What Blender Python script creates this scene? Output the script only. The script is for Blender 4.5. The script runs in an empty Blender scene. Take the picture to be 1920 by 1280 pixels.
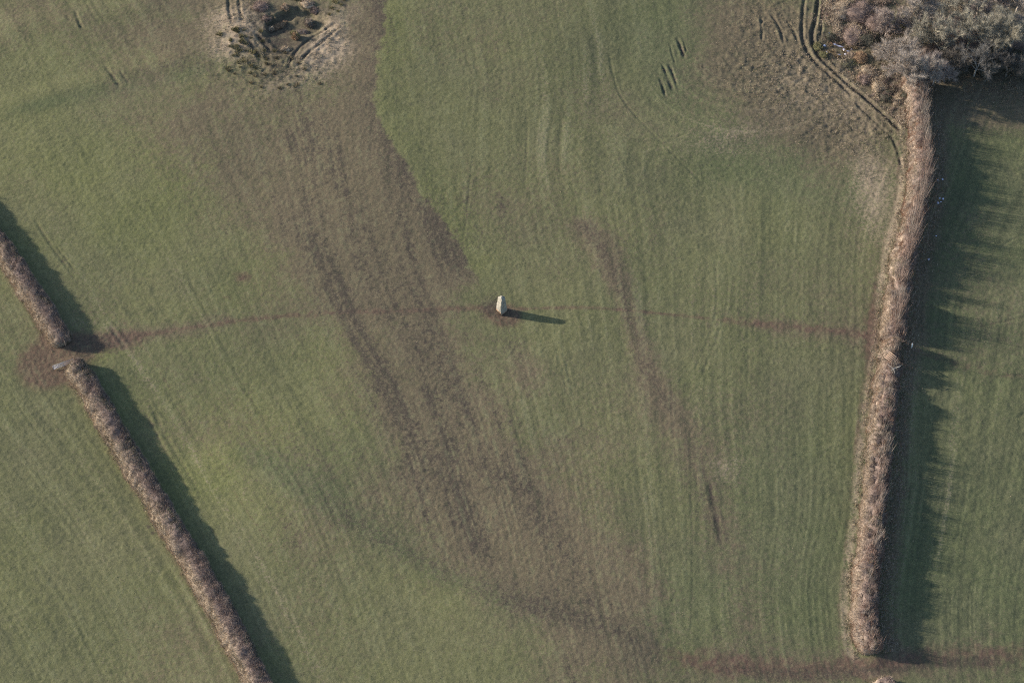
import bpy, math
import numpy as np
from mathutils import Vector, Matrix

scene = bpy.context.scene
COL = scene.collection
RNG = np.random.default_rng(11)
R = math.radians

# ------------------------------------------------------------------ camera, sky, sun, exposure
ALT, TILT, HFOV = 300.0, R(38.0), R(26.0)
CAMY = -ALT * math.tan(TILT)
cam_d = bpy.data.cameras.new('camera')
cam_d.sensor_width = 36.0
cam_d.lens = 18.0 / math.tan(HFOV / 2)
cam_d.clip_start, cam_d.clip_end = 1.0, 20000.0
cam = bpy.data.objects.new('camera', cam_d)
cam.location = (0.0, CAMY, ALT)
cam.rotation_euler = (TILT, 0.0, 0.0)
COL.objects.link(cam)
scene.camera = cam

SUN_EL = R(17.5)
SHADOW_AZ = R(-13.8)                     # ground direction in which shadows fall
to_sun = Vector((-math.cos(SHADOW_AZ) * math.cos(SUN_EL), -math.sin(SHADOW_AZ) * math.cos(SUN_EL), math.sin(SUN_EL)))
sun_d = bpy.data.lights.new('sun', 'SUN')
sun_d.energy = 4.6
sun_d.angle = R(0.53)
sun_d.color = (1.0, 0.905, 0.765)
sun = bpy.data.objects.new('sun', sun_d)
sun.rotation_euler = to_sun.to_track_quat('Z', 'Y').to_euler()
sun.location = to_sun * 500
COL.objects.link(sun)

world = bpy.data.worlds.new('World')
scene.world = world
world.use_nodes = True
wn = world.node_tree.nodes
wl = world.node_tree.links
sky = wn.new('ShaderNodeTexSky')
sky.sky_type = 'NISHITA'
sky.sun_disc = False
sky.sun_elevation = SUN_EL
sky.sun_rotation = math.atan2(to_sun.x, to_sun.y)
sky.altitude = 100
wl.new(sky.outputs[0], wn['Background'].inputs['Color'])
wn['Background'].inputs['Strength'].default_value = 0.12

vs = scene.view_settings
vs.view_transform = 'Standard'
vs.look = 'None'
vs.exposure = 1.28
vs.gamma = 1.0
vs.use_curve_mapping = False
scene.cycles.use_denoising = False
scene.cycles.max_bounces = 4
scene.cycles.diffuse_bounces = 2
scene.cycles.filter_width = 1.15

# ------------------------------------------------------------------ helpers: survey points, noise, meshes
F = 960.0 / math.tan(HFOV / 2)
ST, CT = math.sin(TILT), math.cos(TILT)


def gp(px, py):
    """surveyed plan position (metres) of a ground point"""
    x, y = (px - 960.0) / F, -(py - 640.0) / F
    t = ALT / (CT - y * ST)
    return (x * t, CAMY + (y * CT + ST) * t)


def gpl(pts):
    return np.array([gp(*p) for p in pts])


TAB = np.random.default_rng(5).random((8, 256, 256))


def vnoise(x, y, k=0):
    x = np.asarray(x, float) + 1000.37
    y = np.asarray(y, float) + 1000.71
    xi, yi = np.floor(x).astype(int), np.floor(y).astype(int)
    fx, fy = x - xi, y - yi
    fx, fy = fx * fx * (3 - 2 * fx), fy * fy * (3 - 2 * fy)
    T = TAB[k % 8]
    a, b = T[xi & 255, yi & 255], T[(xi + 1) & 255, yi & 255]
    c, d = T[xi & 255, (yi + 1) & 255], T[(xi + 1) & 255, (yi + 1) & 255]
    return (a * (1 - fx) + b * fx) * (1 - fy) + (c * (1 - fx) + d * fx) * fy


def fbm(x, y, k=0, o=4, g=0.5):
    v = np.zeros(np.broadcast(x, y).shape)
    a, s, tot = 1.0, 1.0, 0.0
    for i in range(o):
        ang = 0.6 * i
        xr, yr = x * math.cos(ang) - y * math.sin(ang), x * math.sin(ang) + y * math.cos(ang)
        v += a * vnoise(xr * s, yr * s, k + i)
        tot += a
        a *= g
        s *= 2.03
    return v / tot


def sstep(a, b, v):
    t = np.clip((v - a) / (b - a), 0, 1)
    return t * t * (3 - 2 * t)


def mesh_np(name, V, faces, col=None, smooth=False):
    """faces: int array (m, k)"""
    me = bpy.data.meshes.new(name)
    V = np.ascontiguousarray(V, np.float32)
    faces = np.ascontiguousarray(faces, np.int32)
    m, k = faces.shape
    me.vertices.add(len(V))
    me.vertices.foreach_set('co', V.ravel())
    me.loops.add(m * k)
    me.loops.foreach_set('vertex_index', faces.ravel())
    me.polygons.add(m)
    me.polygons.foreach_set('loop_start', np.arange(0, m * k, k, dtype=np.int32))
    if smooth:
        me.polygons.foreach_set('use_smooth', np.ones(m, bool))
    me.update(calc_edges=True)
    if col is not None:
        a = me.attributes.new('tint', 'FLOAT_COLOR', 'POINT')
        c4 = np.ones((len(V), 4), np.float32)
        c4[:, :3] = col
        a.data.foreach_set('color', c4.ravel())
    return me


def link(name, me, mat=None, parent=None, loc=None):
    o = bpy.data.objects.new(name, me)
    COL.objects.link(o)
    if mat is not None and not me.materials:
        me.materials.append(mat)
    if parent is not None:
        o.parent = parent
    if loc is not None:
        o.location = loc
    return o


def tag(o, label=None, cat=None, group=None, kind=None):
    if label:
        o['label'] = label
    if cat:
        o['category'] = cat
    if group:
        o['group'] = group
    if kind:
        o['kind'] = kind
    return o


def empty(name, loc, rz=0.0):
    o = bpy.data.objects.new(name, None)
    o.empty_display_size = 0.5
    o.location = loc
    o.rotation_euler = (0, 0, rz)
    COL.objects.link(o)
    return o


def unit(a):
    return a / np.maximum(np.linalg.norm(a, axis=-1, keepdims=True), 1e-9)


def blades(P, D, L, W, C, rng=RNG, bend=0.0):
    """thin triangular twigs or grass blades, 1 triangle each. P, D (n,3), L, W (n,), C (n,3)"""
    n = len(P)
    D = unit(D)
    S = unit(np.cross(D, unit(rng.normal(size=(n, 3)))))
    V = np.empty((n, 3, 3))
    V[:, 0] = P - S * (W / 2)[:, None]
    V[:, 1] = P + S * (W / 2)[:, None]
    V[:, 2] = P + D * L[:, None]
    if bend:
        V[:, 2, 2] -= bend * L
    return V.reshape(-1, 3), np.arange(3 * n).reshape(n, 3), np.repeat(C, 3, axis=0)


def tube(path, rad, sides=5):
    """tapered tube along path (k,3) with radii (k,)"""
    path = np.asarray(path, float)
    k = len(path)
    T = np.gradient(path, axis=0)
    T = unit(T)
    ref = np.array([0.3, 0.9, 0.2]) if abs(T[0, 1]) < 0.8 else np.array([0.9, 0.1, 0.3])
    A = unit(np.cross(T, ref))
    B = np.cross(T, A)
    th = np.arange(sides) * 2 * math.pi / sides
    V = path[:, None] + (A[:, None] * np.cos(th)[None, :, None] + B[:, None] * np.sin(th)[None, :, None]) * np.asarray(rad)[:, None, None]
    V = V.reshape(-1, 3)
    f = []
    for i in range(k - 1):
        for j in range(sides):
            a, b = i * sides + j, i * sides + (j + 1) % sides
            f.append((a, b, b + sides, a + sides))
    f.append(tuple([0, sides - 1, sides // 2, 0])[:3] + (1,)) if sides >= 4 else None
    e = (k - 1) * sides
    if sides >= 4:
        f.append((e, e + 1, e + sides // 2, e + sides - 1))
    return V, np.array(f)


class Acc:
    def __init__(s):
        s.V, s.F, s.C, s.n = [], [], [], 0

    def add(s, V, Fa, C=None):
        s.V.append(V)
        s.F.append(np.asarray(Fa) + s.n)
        s.C.append(np.tile(np.asarray(C, float), (len(V), 1)) if C is not None and np.ndim(C) == 1 else C)
        s.n += len(V)

    def mesh(s, name, smooth=False):
        return mesh_np(name, np.concatenate(s.V), np.concatenate(s.F),
                       np.concatenate(s.C) if s.C[0] is not None else None, smooth)


# ------------------------------------------------------------------ materials
def new_mat(name, rough=0.9, spec=0.2):
    m = bpy.data.materials.new(name)
    m.use_nodes = True
    nt = m.node_tree
    b = nt.nodes['Principled BSDF']
    b.inputs['Roughness'].default_value = rough
    b.inputs['Specular IOR Level'].default_value = spec
    return m, nt, b


class NT:
    """little helper to wire shader nodes"""
    def __init__(s, nt):
        s.nt = nt
        s.co = nt.nodes.new('ShaderNodeTexCoord').outputs['Object']

    def lk(s, a, b):
        s.nt.links.new(a, b)

    def noise(s, scale, detail=4, rough=0.6, co=None):
        n = s.nt.nodes.new('ShaderNodeTexNoise')
        n.inputs['Scale'].default_value = scale
        n.inputs['Detail'].default_value = detail
        n.inputs['Roughness'].default_value = rough
        s.lk(co or s.co, n.inputs['Vector'])
        return n.outputs[0]

    def m(s, op, a, b=0.0, c=0.0, clamp=False):
        n = s.nt.nodes.new('ShaderNodeMath')
        n.operation = op
        n.use_clamp = clamp
        for i, v in enumerate((a, b, c)):
            if isinstance(v, (int, float)):
                n.inputs[i].default_value = v
            else:
                s.lk(v, n.inputs[i])
        return n.outputs[0]

    def rng(s, v, a, b, c=0.0, d=1.0):
        n = s.nt.nodes.new('ShaderNodeMapRange')
        n.clamp = True
        s.lk(v, n.inputs[0])
        for i, x in enumerate((a, b, c, d)):
            n.inputs[i + 1].default_value = x
        return n.outputs[0]

    def mix(s, f, a, b, mode='MIX'):
        n = s.nt.nodes.new('ShaderNodeMix')
        n.data_type = 'RGBA'
        n.blend_type = mode
        n.clamp_factor = True
        for sock, v in ((n.inputs[0], f), (n.inputs[6], a), (n.inputs[7], b)):
            if isinstance(v, (int, float)):
                sock.default_value = v
            elif isinstance(v, tuple):
                sock.default_value = v + (1.0,)
            else:
                s.lk(v, sock)
        return n.outputs[2]

    def attr(s, name):
        n = s.nt.nodes.new('ShaderNodeAttribute')
        n.attribute_name = name
        return n.outputs['Color']

    def sep(s, c):
        n = s.nt.nodes.new('ShaderNodeSeparateColor')
        s.lk(c, n.inputs[0])
        return n.outputs

    def bump(s, h, dist, strength, bsdf):
        n = s.nt.nodes.new('ShaderNodeBump')
        n.inputs['Distance'].default_value = dist
        n.inputs['Strength'].default_value = strength
        s.lk(h, n.inputs['Height'])
        s.lk(n.outputs[0], bsdf.inputs['Normal'])


def tinted(name, rough=0.85, var=0.5, scale=3.0):
    m, nt, b = new_mat(name, rough, 0.15)
    h = NT(nt)
    c = h.attr('tint')
    v = h.rng(h.noise(scale, 3), 0.25, 0.75, 1 - var, 1 + var)
    comb = nt.nodes.new('ShaderNodeCombineColor')
    for i in range(3):
        h.lk(v, comb.inputs[i])
    h.lk(h.mix(1.0, c, comb.outputs[0], 'MULTIPLY'), b.inputs['Base Color'])
    return m


M_TWIG = tinted('winter_twigs', 0.8, 0.3, 1.5)
M_GRASS = tinted('dead_grass', 0.85, 0.3, 2.0)
M_BARK = tinted('bark', 0.85, 0.35, 2.0)


def plain(name, col, rough, metal=0.0, var=0.25, scale=4.0, bump=0.0):
    m, nt, b = new_mat(name, rough, 0.4)
    h = NT(nt)
    n = h.noise(scale, 5)
    h.lk(h.mix(h.rng(n, 0.3, 0.7), tuple(x * (1 - var) for x in col), tuple(min(1, x * (1 + var)) for x in col)), b.inputs['Base Color'])
    b.inputs['Metallic'].default_value = metal
    if bump:
        h.bump(n, bump, 0.6, b)
    return m


# ------------------------------------------------------------------ survey of the hedges (plan centre lines)
HL_UP = gpl([(-140, 255), (-80, 345), (-28, 425), (12, 474), (47, 530), (79, 577), (107, 622), (126, 652)])
HL_LO = gpl([(142, 684), (169, 728), (203, 782), (232, 834), (280, 912), (324, 987), (366, 1052), (404, 1118), (444, 1194), (486, 1276), (530, 1360), (580, 1460)])
HR = gpl([(1712, 152), (1722, 200), (1731, 275), (1728, 345), (1717, 415), (1700, 475), (1686, 545), (1680, 615), (1673, 688), (1661, 755), (1653, 845), (1646, 930), (1636, 1030), (1625, 1120), (1627, 1190), (1640, 1228)])
HR2 = gpl([(1655, 1270), (1672, 1330), (1690, 1400)])

# ------------------------------------------------------------------ the field: one sheet, relief and ground cover masks
def axis(lo, hi, step, far):
    core = np.arange(lo, hi + step / 2, step)
    out = [1.0]
    while out[-1] < far:
        out.append(out[-1] * 1.5 + 0.5)
    out = np.array(out)
    return np.concatenate([lo - out[::-1], core, hi + out])


xs = axis(-112, 112, 0.2, 4500)
ys = axis(-78, 98, 0.235, 4500)
X, Y = np.meshgrid(xs, ys)                       # (ny, nx)
NY, NX = X.shape
H = np.zeros((NY, NX))
CH = {k: np.zeros((NY, NX)) for k in ('br', 'dk', 'st', 'gr', 'ye', 'rd')}


def near(poly, rad):
    """slice of the grid near a polyline, with distance, arc position and signed side"""
    lo, hi = poly.min(0) - rad, poly.max(0) + rad
    i0, i1 = np.searchsorted(xs, [lo[0], hi[0]])
    j0, j1 = np.searchsorted(ys, [lo[1], hi[1]])
    sl = (slice(j0, j1), slice(i0, i1))
    x, y = X[sl], Y[sl]
    D = np.full(x.shape, 1e9)
    S = np.zeros(x.shape)
    G = np.ones(x.shape)
    arc = 0.0
    for a, b in zip(poly[:-1], poly[1:]):
        e = b - a
        l2 = e @ e
        ln = math.sqrt(l2)
        t = np.clip(((x - a[0]) * e[0] + (y - a[1]) * e[1]) / l2, 0, 1)
        dx, dy = x - a[0] - t * e[0], y - a[1] - t * e[1]
        d = np.hypot(dx, dy)
        m = d < D
        D[m] = d[m]
        S[m] = (arc + t * ln)[m]
        G[m] = np.sign(e[0] * dy - e[1] * dx)[m]
        arc += ln
    return sl, D, S, G, arc


def smooth_poly(poly, n=4):
    p = poly
    for _ in range(n):
        q = [p[0]]
        for a, b in zip(p[:-1], p[1:]):
            q += [a * 0.75 + b * 0.25, a * 0.25 + b * 0.75]
        q.append(p[-1])
        p = np.array(q)
        if len(p) > 60:
            break
    return p


def band(pts, w, amp, ch, rough=0.5, nscale=0.25, fade=0.0, seed=0):
    poly = smooth_poly(gpl(pts), 2)
    sl, D, S, G, L = near(poly, w * 2.6)
    n = fbm(X[sl] * nscale, Y[sl] * nscale, seed, 3)
    wob = w * (1 + (n - 0.5) * 1.2)
    v = amp * np.exp(-(D / wob) ** 2) * (1 - rough + rough * 2 * fbm(X[sl] * nscale * 2.3, Y[sl] * nscale * 2.3, seed + 3, 3))
    if fade:
        v *= sstep(0, fade, S) * sstep(0, fade, L - S)
    CH[ch][sl] += v


def blob(px, py, rx, ry, amp, ch, rot=0.0):
    c = gp(px, py)
    sl = (slice(*np.searchsorted(ys, [c[1] - 2.5 * max(rx, ry), c[1] + 2.5 * max(rx, ry)])),
          slice(*np.searchsorted(xs, [c[0] - 2.5 * max(rx, ry), c[0] + 2.5 * max(rx, ry)])))
    x, y = X[sl] - c[0], Y[sl] - c[1]
    cr, sr = math.cos(rot), math.sin(rot)
    u, v = (x * cr + y * sr) / rx, (-x * sr + y * cr) / ry
    n = 0.55 + 0.9 * fbm(X[sl] * 0.11, Y[sl] * 0.11, 2, 3)
    CH[ch][sl] += amp * np.exp(-(u * u + v * v)) * n


def ridge(pts, w, amp, skew=0.0):
    sl, D, S, G, L = near(smooth_poly(gpl(pts), 2), w * 3)
    H[sl] += amp * np.exp(-((D * G - skew) / w) ** 2) * sstep(0, 8, S) * sstep(0, 8, L - S)


def rut(pts, w=0.28, depth=0.14, dark=0.5, red=0.0, fade=1.5, broken=0.0, seed=0):
    sl, D, S, G, L = near(smooth_poly(gpl(pts), 2), 1.6)
    D = D + (fbm(X[sl] * 0.9, Y[sl] * 0.9, seed + 1, 2) - 0.5) * 0.3
    k = sstep(0, fade, S) * sstep(0, fade, L - S)
    if broken:
        k = k * sstep(broken - 0.15, broken + 0.15, fbm(S * 0.35, S * 0 + 3.7 * seed, seed, 2) + 0.12)
    k = k * (0.55 + 0.9 * fbm(X[sl] * 0.6, Y[sl] * 0.6, seed + 2, 2))
    H[sl] += k * (-depth * np.exp(-(D / w) ** 2) + 0.35 * depth * np.exp(-((np.abs(D) - 2.1 * w) / (w * 0.8)) ** 2))
    CH['dk'][sl] += dark * k * np.exp(-(D / (w * 1.2)) ** 2)
    CH['rd'][sl] += red * k * np.exp(-(D / (w * 1.5)) ** 2)


# plan coordinate across the field: lines of constant U run like the drilling rows, parallel to both side hedges
def x_of_y(poly):
    o = np.argsort(poly[:, 1])
    p = poly[o]
    yy = np.concatenate([[p[0, 1] - 100], p[:, 1], [p[-1, 1] + 100]])
    s0 = (p[2, 0] - p[0, 0]) / (p[2, 1] - p[0, 1])
    s1 = (p[-1, 0] - p[-3, 0]) / (p[-1, 1] - p[-3, 1])
    xx = np.concatenate([[p[0, 0] - 100 * s0], p[:, 0], [p[-1, 0] + 100 * s1]])
    k = np.ones(9) / 9
    yd = np.arange(-160, 180, 2.0)
    xd = np.interp(yd, yy, xx)
    xd = np.convolve(np.pad(xd, 4, mode='edge'), k, 'valid')
    return lambda y: np.interp(y, yd, xd)


fl = x_of_y(np.concatenate([HL_UP, HL_LO]))
fr = x_of_y(HR[3:])
XL, XR = fl(ys)[:, None], fr(ys)[:, None]
U = (X - XL) / np.maximum(XR - XL, 20) * 125.0
AX, AY = gp(1400, 95)
rad_ = np.hypot(X - AX, Y - AY)
wa = sstep(34, 22, rad_) * sstep(8, -6, Y - AY - 0.6 * (X - AX) - 6) * sstep(6, -10, (X - AX) + (Y - AY) * 0.4 - 12)
U = U * (1 - wa) + (float(np.median(U[(np.abs(X - gp(1145, 130)[0]) < 1) & (np.abs(Y - gp(1145, 130)[1]) < 1)])) + 25.0 - rad_) * wa
U = U + (fbm(X * 0.02, Y * 0.02, 4, 2) - 0.5) * 6 + (fbm(X * 0.07, Y * 0.05, 1, 2) - 0.5) * 1.6
right_of = X - XR
inside = sstep(-2, 2, X - XL) * sstep(-2, 2, -right_of)

# general relief
H += (fbm(X * 0.018, Y * 0.018, 1, 3) - 0.5) * 2.4 * np.exp(-(np.hypot(X, Y) / 400) ** 2)
ridge([(380, 800), (540, 900), (720, 1020), (900, 1110), (1080, 1170), (1260, 1215)], 4.5, 0.40, -2.0)
ridge([(-40, 225), (120, 175), (260, 140), (400, 112)], 3.0, 0.30, 1.0)
ridge([(-40, 60), (120, 40), (260, 15), (330, -10)], 4.0, 0.30, 0.0)
ridge([(1230, 330), (1330, 230), (1450, 215), (1560, 280)], 7.0, 0.35, 0.0)
ridge([(1085, 395), (1140, 480), (1180, 590), (1215, 690), (1265, 775)], 2.2, 0.12, 1.0)
ridge([(720, -10), (690, 180), (740, 290), (800, 390), (870, 480)], 2.6, 0.12, 1.4)

# drilling rows and mower lines
streak = vnoise(U * 1.3, Y * 0.03, 1) * 0.40 + vnoise(U * 2.5, Y * 0.05, 2) * 0.60
streak2 = fbm(U * 0.35, Y * 0.02, 3, 3)
gy_, gx_ = np.gradient(U, ys, xs)
kink = sstep(2.4, 1.5, np.hypot(gx_, gy_))
rowzone = sstep(0.35, 0.7, fbm(X * 0.03, Y * 0.03, 6, 2)) * 0.5 + 0.35
rowzone = rowzone * (0.45 + 0.75 * sstep(-14, 10, X)) * inside + 0.5 * (1 - inside)
rowzone = kink * np.clip(rowzone, 0.2, 0.52) * (1 - 3.8 * wa * (1 - wa)) * (1 - 0.5 * sstep(5, -3, Y - AY + 18) * wa) * (0.55 + 0.8 * fbm(U * 0.06, Y * 0.025, 2, 2))
H += (streak - 0.5) * 0.10 * rowzone
# tufts of the sward
sward = (fbm(X * 0.95, Y * 0.95, 2, 2) - 0.5) * 0.055 + (vnoise(X * 2.6, Y * 2.3, 5) - 0.5) * 0.06
H += sward * (0.75 + 0.5 * fbm(X * 0.05, Y * 0.05, 3, 2)) * np.exp(-(np.hypot(X, Y) / 500) ** 2)

# ground cover
CH['ye'] += 0.42 * (1 - sstep(-25, 15, X + 0.25 * Y)) * (0.3 + fbm(X * 0.03, Y * 0.03, 5, 3))
CH['gr'] += 0.42 * sstep(-5, 40, X) * (0.35 + fbm(X * 0.035, Y * 0.035, 7, 3))
CH['br'] += np.clip(fbm(X * 0.045, Y * 0.045, 0, 4) - 0.42, 0, 1) * 1.2
CH['st'] += np.clip(streak - 0.55, 0, 1) * 1.1 * rowzone + np.clip(streak2 - 0.6, 0, 1) * 0.5
CH['gr'] += np.clip(0.45 - streak, 0, 1) * 0.9 * rowzone
# broad winter-grazed swathe across the field
band([(240, 170), (380, 260), (520, 380), (640, 520), (720, 680), (800, 850), (940, 1040), (1100, 1180), (1240, 1300)], 11, 0.50, 'br', 0.5, 0.12, 0, 1)
band([(560, 170), (640, 330), (740, 470), (840, 640), (920, 800), (1020, 960), (1150, 1150)], 9, 0.34, 'br', 0.5, 0.12, 0, 2)
band([(330, 190), (460, 260), (570, 350), (690, 470), (780, 600)], 13, 0.34, 'br', 0.4, 0.12, 8, 4)
band([(590, 180), (680, 300), (770, 420), (850, 530)], 8, 0.36, 'br', 0.4, 0.12, 6, 5)
band([(330, -10), (560, 60), (660, 60)], 9, 0.55, 'br', 0.6, 0.1, 0, 3)
band([(60, 20), (260, 60), (400, 90)], 8, 0.4, 'br', 0.6, 0.1, 0, 5)
# feeding strips: dung and trampled soil
for pts, w, a in (
        ([(540, 380), (600, 490), (670, 610), (730, 730), (790, 850), (860, 960), (940, 1090)], 2.8, 0.30),
        ([(560, 220), (650, 370), (740, 530), (815, 640), (850, 720), (900, 800)], 3.0, 0.30),
        ([(820, 780), (890, 860), (960, 930), (1040, 1010), (1090, 1090), (1180, 1190)], 3.0, 0.34),
        ([(700, 640), (760, 790), (840, 930)], 1.6, 0.30),
        ([(760, 600), (850, 740), (950, 880), (1060, 1000)], 2.5, 0.25),
        ([(900, 1070), (1010, 1130), (1130, 1180), (1260, 1230)], 2.6, 0.34)):
    band(pts, w, a, 'dk', 0.75, 0.35, 8, 4)
    band(pts, w * 1.6, 0.3, 'br', 0.5, 0.3, 5, 1)
sw = np.clip(CH['br'], 0, 1) * sstep(-60, -40, X) * sstep(28, 8, X)
fine = 0.5 * fbm(U * 0.5, Y * 0.02, 6, 2) + 0.5 * fbm(U * 1.3, Y * 0.03, 2, 2)
CH['dk'] += sw * np.clip(fine - 0.46, 0, 1) * 3.0 * (0.2 + 1.5 * fbm(X * 0.35, Y * 0.22, 7, 3) * sstep(0.35, 0.6, fbm(X * 0.05, Y * 0.05, 2, 2)))
CH['ye'] += sw * np.clip(0.46 - fine, 0, 1) * 1.5
dk0 = CH['dk'].copy()
speck = sstep(0.60, 0.76, vnoise(X * 1.9, Y * 1.7, 3)) + 0.7 * sstep(0.66, 0.8, vnoise(X * 3.3, Y * 2.9, 6))
CH['dk'] = dk0 * 0.80 + dk0 * 0.65 * speck + 0.14 * sw * speck
# edge of the swathe along the old electric fence: sharp on its right side
edge = smooth_poly(gpl([(726, -20), (718, 60), (706, 130), (702, 200), (722, 250), (760, 310), (800, 380), (842, 440), (880, 505), (915, 540)]), 3)
sl, D, S, G, L = near(edge, 16)
sd = D * G + (fbm(X[sl] * 0.5, Y[sl] * 0.5, 3, 3) - 0.5) * 2.6
leftside = sstep(-0.9, 0.9, -sd)
kk = sstep(0, 6, L - S)
CH['dk'][sl] += 0.56 * leftside * np.exp(-(np.abs(sd) / 3.2) ** 2) * kk * (0.4 + 1.0 * fbm(X[sl] * 0.6, Y[sl] * 0.6, 1, 3))
CH['br'][sl] += 0.7 * leftside * np.exp(-(np.abs(sd) / 7.0) ** 2) * kk
CH['br'][sl] *= 1 - 0.75 * (1 - leftside) * np.exp(-(sd / 9) ** 2)
CH['ye'][sl] += 0.42 * (1 - leftside) * np.exp(-(sd / 7.0) ** 2) * kk
# dark curved strip east of the stone
band([(1082, 395), (1112, 440), (1148, 500), (1175, 570), (1195, 640), (1215, 700), (1240, 750), (1275, 790)], 1.5, 0.58, 'dk', 0.25, 0.5, 4, 2)
band([(1082, 395), (1148, 500), (1195, 640), (1240, 750), (1300, 830)], 2.6, 0.75, 'br', 0.3, 0.3, 3, 2)
band([(1275, 780), (1310, 870), (1335, 960), (1350, 1040)], 2.2, 0.35, 'dk', 0.7, 0.4, 5, 2)
band([(1290, 800), (1340, 960), (1390, 1110), (1430, 1220)], 4.0, 0.45, 'br', 0.6, 0.3, 5, 3)
band([(1040, 780), (1100, 900), (1180, 1040), (1260, 1160)], 5.0, 0.4, 'br', 0.6, 0.2, 8, 4)
band([(1170, 1020), (1210, 1080), (1240, 1130)], 1.0, 0.3, 'rd', 0.8, 0.8, 2, 4)
# footpath across the field and muddy gateways
band([(190, 640), (280, 628), (400, 610), (520, 592), (660, 584), (800, 580), (925, 573)], 0.75, 0.62, 'rd', 0.28, 0.5, 2, 1)
band([(190, 640), (320, 622), (450, 600)], 2.2, 0.5, 'br', 0.5, 0.3, 3, 1)
band([(960, 577), (1080, 574), (1200, 582), (1340, 598)], 0.48, 0.62, 'rd', 0.25, 0.5, 2, 1)
band([(1330, 597), (1450, 608), (1560, 618), (1655, 628)], 1.2, 0.62, 'rd', 0.5, 0.4, 3, 1)
band([(1400, 604), (1560, 622), (1660, 630)], 2.4, 0.45, 'br', 0.5, 0.3, 3, 1)
band([(1700, 648), (1760, 668), (1830, 690)], 1.0, 0.5, 'rd', 0.5, 0.4, 2, 1)
band([(1820, 690), (1920, 706), (2000, 715)], 1.0, 0.32, 'rd', 0.6, 0.4, 2, 1)
band([(1640, 520), (1636, 640), (1628, 760), (1615, 860)], 1.4, 0.45, 'rd', 0.6, 0.4, 6, 2)
for px, py, rx, ry, a in ((90, 672, 4.6, 4.2, 1.0), (138, 652, 4.0, 2.6, 0.9), (185, 640, 4.2, 2.2, 0.75), (230, 640, 5, 2.4, 0.35), (110, 690, 4.5, 3.0, 0.8), (80, 700, 4.0, 4.0, 0.5), (1660, 632, 2.4, 4.0, 0.5)):
    blob(px, py, rx, ry, a * 1.15, 'rd')
blob(190, 640, 4.5, 3.0, 0.4, 'dk')
blob(170, 668, 4.5, 1.6, 0.6, 'ye', 0.2)
blob(455, 520, 1.6, 1.5, 0.7, 'rd')
blob(428, 558, 1.0, 0.6, 0.4, 'rd')
blob(440, 728, 2.0, 0.6, 0.35, 'rd')
blob(940, 586, 2.6, 2.2, 1.5, 'rd')
blob(932, 580, 1.4, 1.4, 0.8, 'rd')
for q, (bx, by) in enumerate(((284, 973), (289, 979), (293, 985), (278, 983), (286, 994), (297, 992))):
    blob(bx, by, 0.35, 0.3, 1.6, 'dk')
for bx, by in ((424, 437), (100, 219), (975, 795), (970, 783), (1008, 842), (1000, 838), (1180, 742), (243, 280), (445, 290), (1510, 452), (1095, 560)):
    blob(bx, by, 0.22, 0.2, 1.1, 'dk')
blob(925, 572, 2.0, 2.4, 0.95, 'dk')
blob(955, 600, 2.2, 1.6, 0.5, 'rd')
blob(955, 640, 2.0, 5.0, 0.4, 'dk', 0.25)
blob(985, 690, 3.0, 6.0, 0.5, 'br', 0.35)
# lane across the bottom right
band([(1180, 1215), (1300, 1240), (1450, 1252), (1600, 1250), (1750, 1232), (1930, 1225), (2050, 1230)], 2.2, 0.75, 'rd', 0.6, 0.35, 12, 1)
band([(1300, 1235), (1500, 1252), (1700, 1250), (1930, 1222)], 4.5, 0.6, 'br', 0.5, 0.3, 5, 1)
band([(1380, 1262), (1540, 1258), (1700, 1240), (1930, 1240)], 2.2, 0.22, 'dk', 0.8, 0.5, 5, 3)
# zones
blob(1520, 130, 22, 14, 1.05, 'br', -0.5)
blob(1440, 90, 9, 16, 0.7, 'br')
blob(1600, 240, 14, 10, 0.7, 'br', -0.7)
blob(1560, 170, 16, 10, 0.35, 'st', -0.7)
blob(1500, 320, 16, 7, 0.8, 'gr', -0.2)
blob(1320, 180, 9, 14, 0.6, 'gr', 0.4)
blob(1360, 255, 10, 5, 0.35, 'st', 0.2)
blob(1240, 60, 10, 14, 0.4, 'gr')
blob(1180, 1120, 18, 9, 0.35, 'gr')
blob(1480, 1000, 14, 30, 0.35, 'gr', 0.1)
blob(640, 880, 12, 10, 0.5, 'gr', -0.6)
blob(300, 700, 14, 10, 0.4, 'gr')
blob(330, 830, 10, 24, 0.28, 'ye', 0.5)
blob(500, 830, 14, 12, 0.25, 'ye', 0.5)
blob(230, 330, 18, 16, 0.5, 'ye')
band([(400, 800), (540, 895), (720, 1015), (900, 1105), (1080, 1165), (1260, 1210)], 3.2, 0.6, 'gr', 0.4, 0.2, 10, 2)  # shaded side of the fold painted in as darker green
band([(560, 905), (720, 1020), (900, 1110), (1080, 1170), (1200, 1200)], 1.6, 0.30, 'dk', 0.7, 0.4, 14, 2)  # same fold's shade, deepened with the dark channel
blob(300, 155, 16, 2.4, 0.7, 'gr', 0.35)  # shade along the upper left fold painted on, here and next two lines
blob(80, 195, 12, 2.0, 0.6, 'gr', 0.35)
blob(300, 130, 7, 1.5, 0.5, 'dk', 0.3)
blob(1365, 882, 4, 3, 0.25, 'st', 0.4)
blob(1640, 360, 4, 12, 0.7, 'st')
# ploughed strip beside the wood
blob(1860, 150, 14, 8, 1.3, 'br')
blob(1900, 190, 14, 6, 1.0, 'br')
blob(1870, 140, 14, 9, 0.5, 'dk')
blob(1960, 160, 14, 9, 1.0, 'br')
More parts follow.
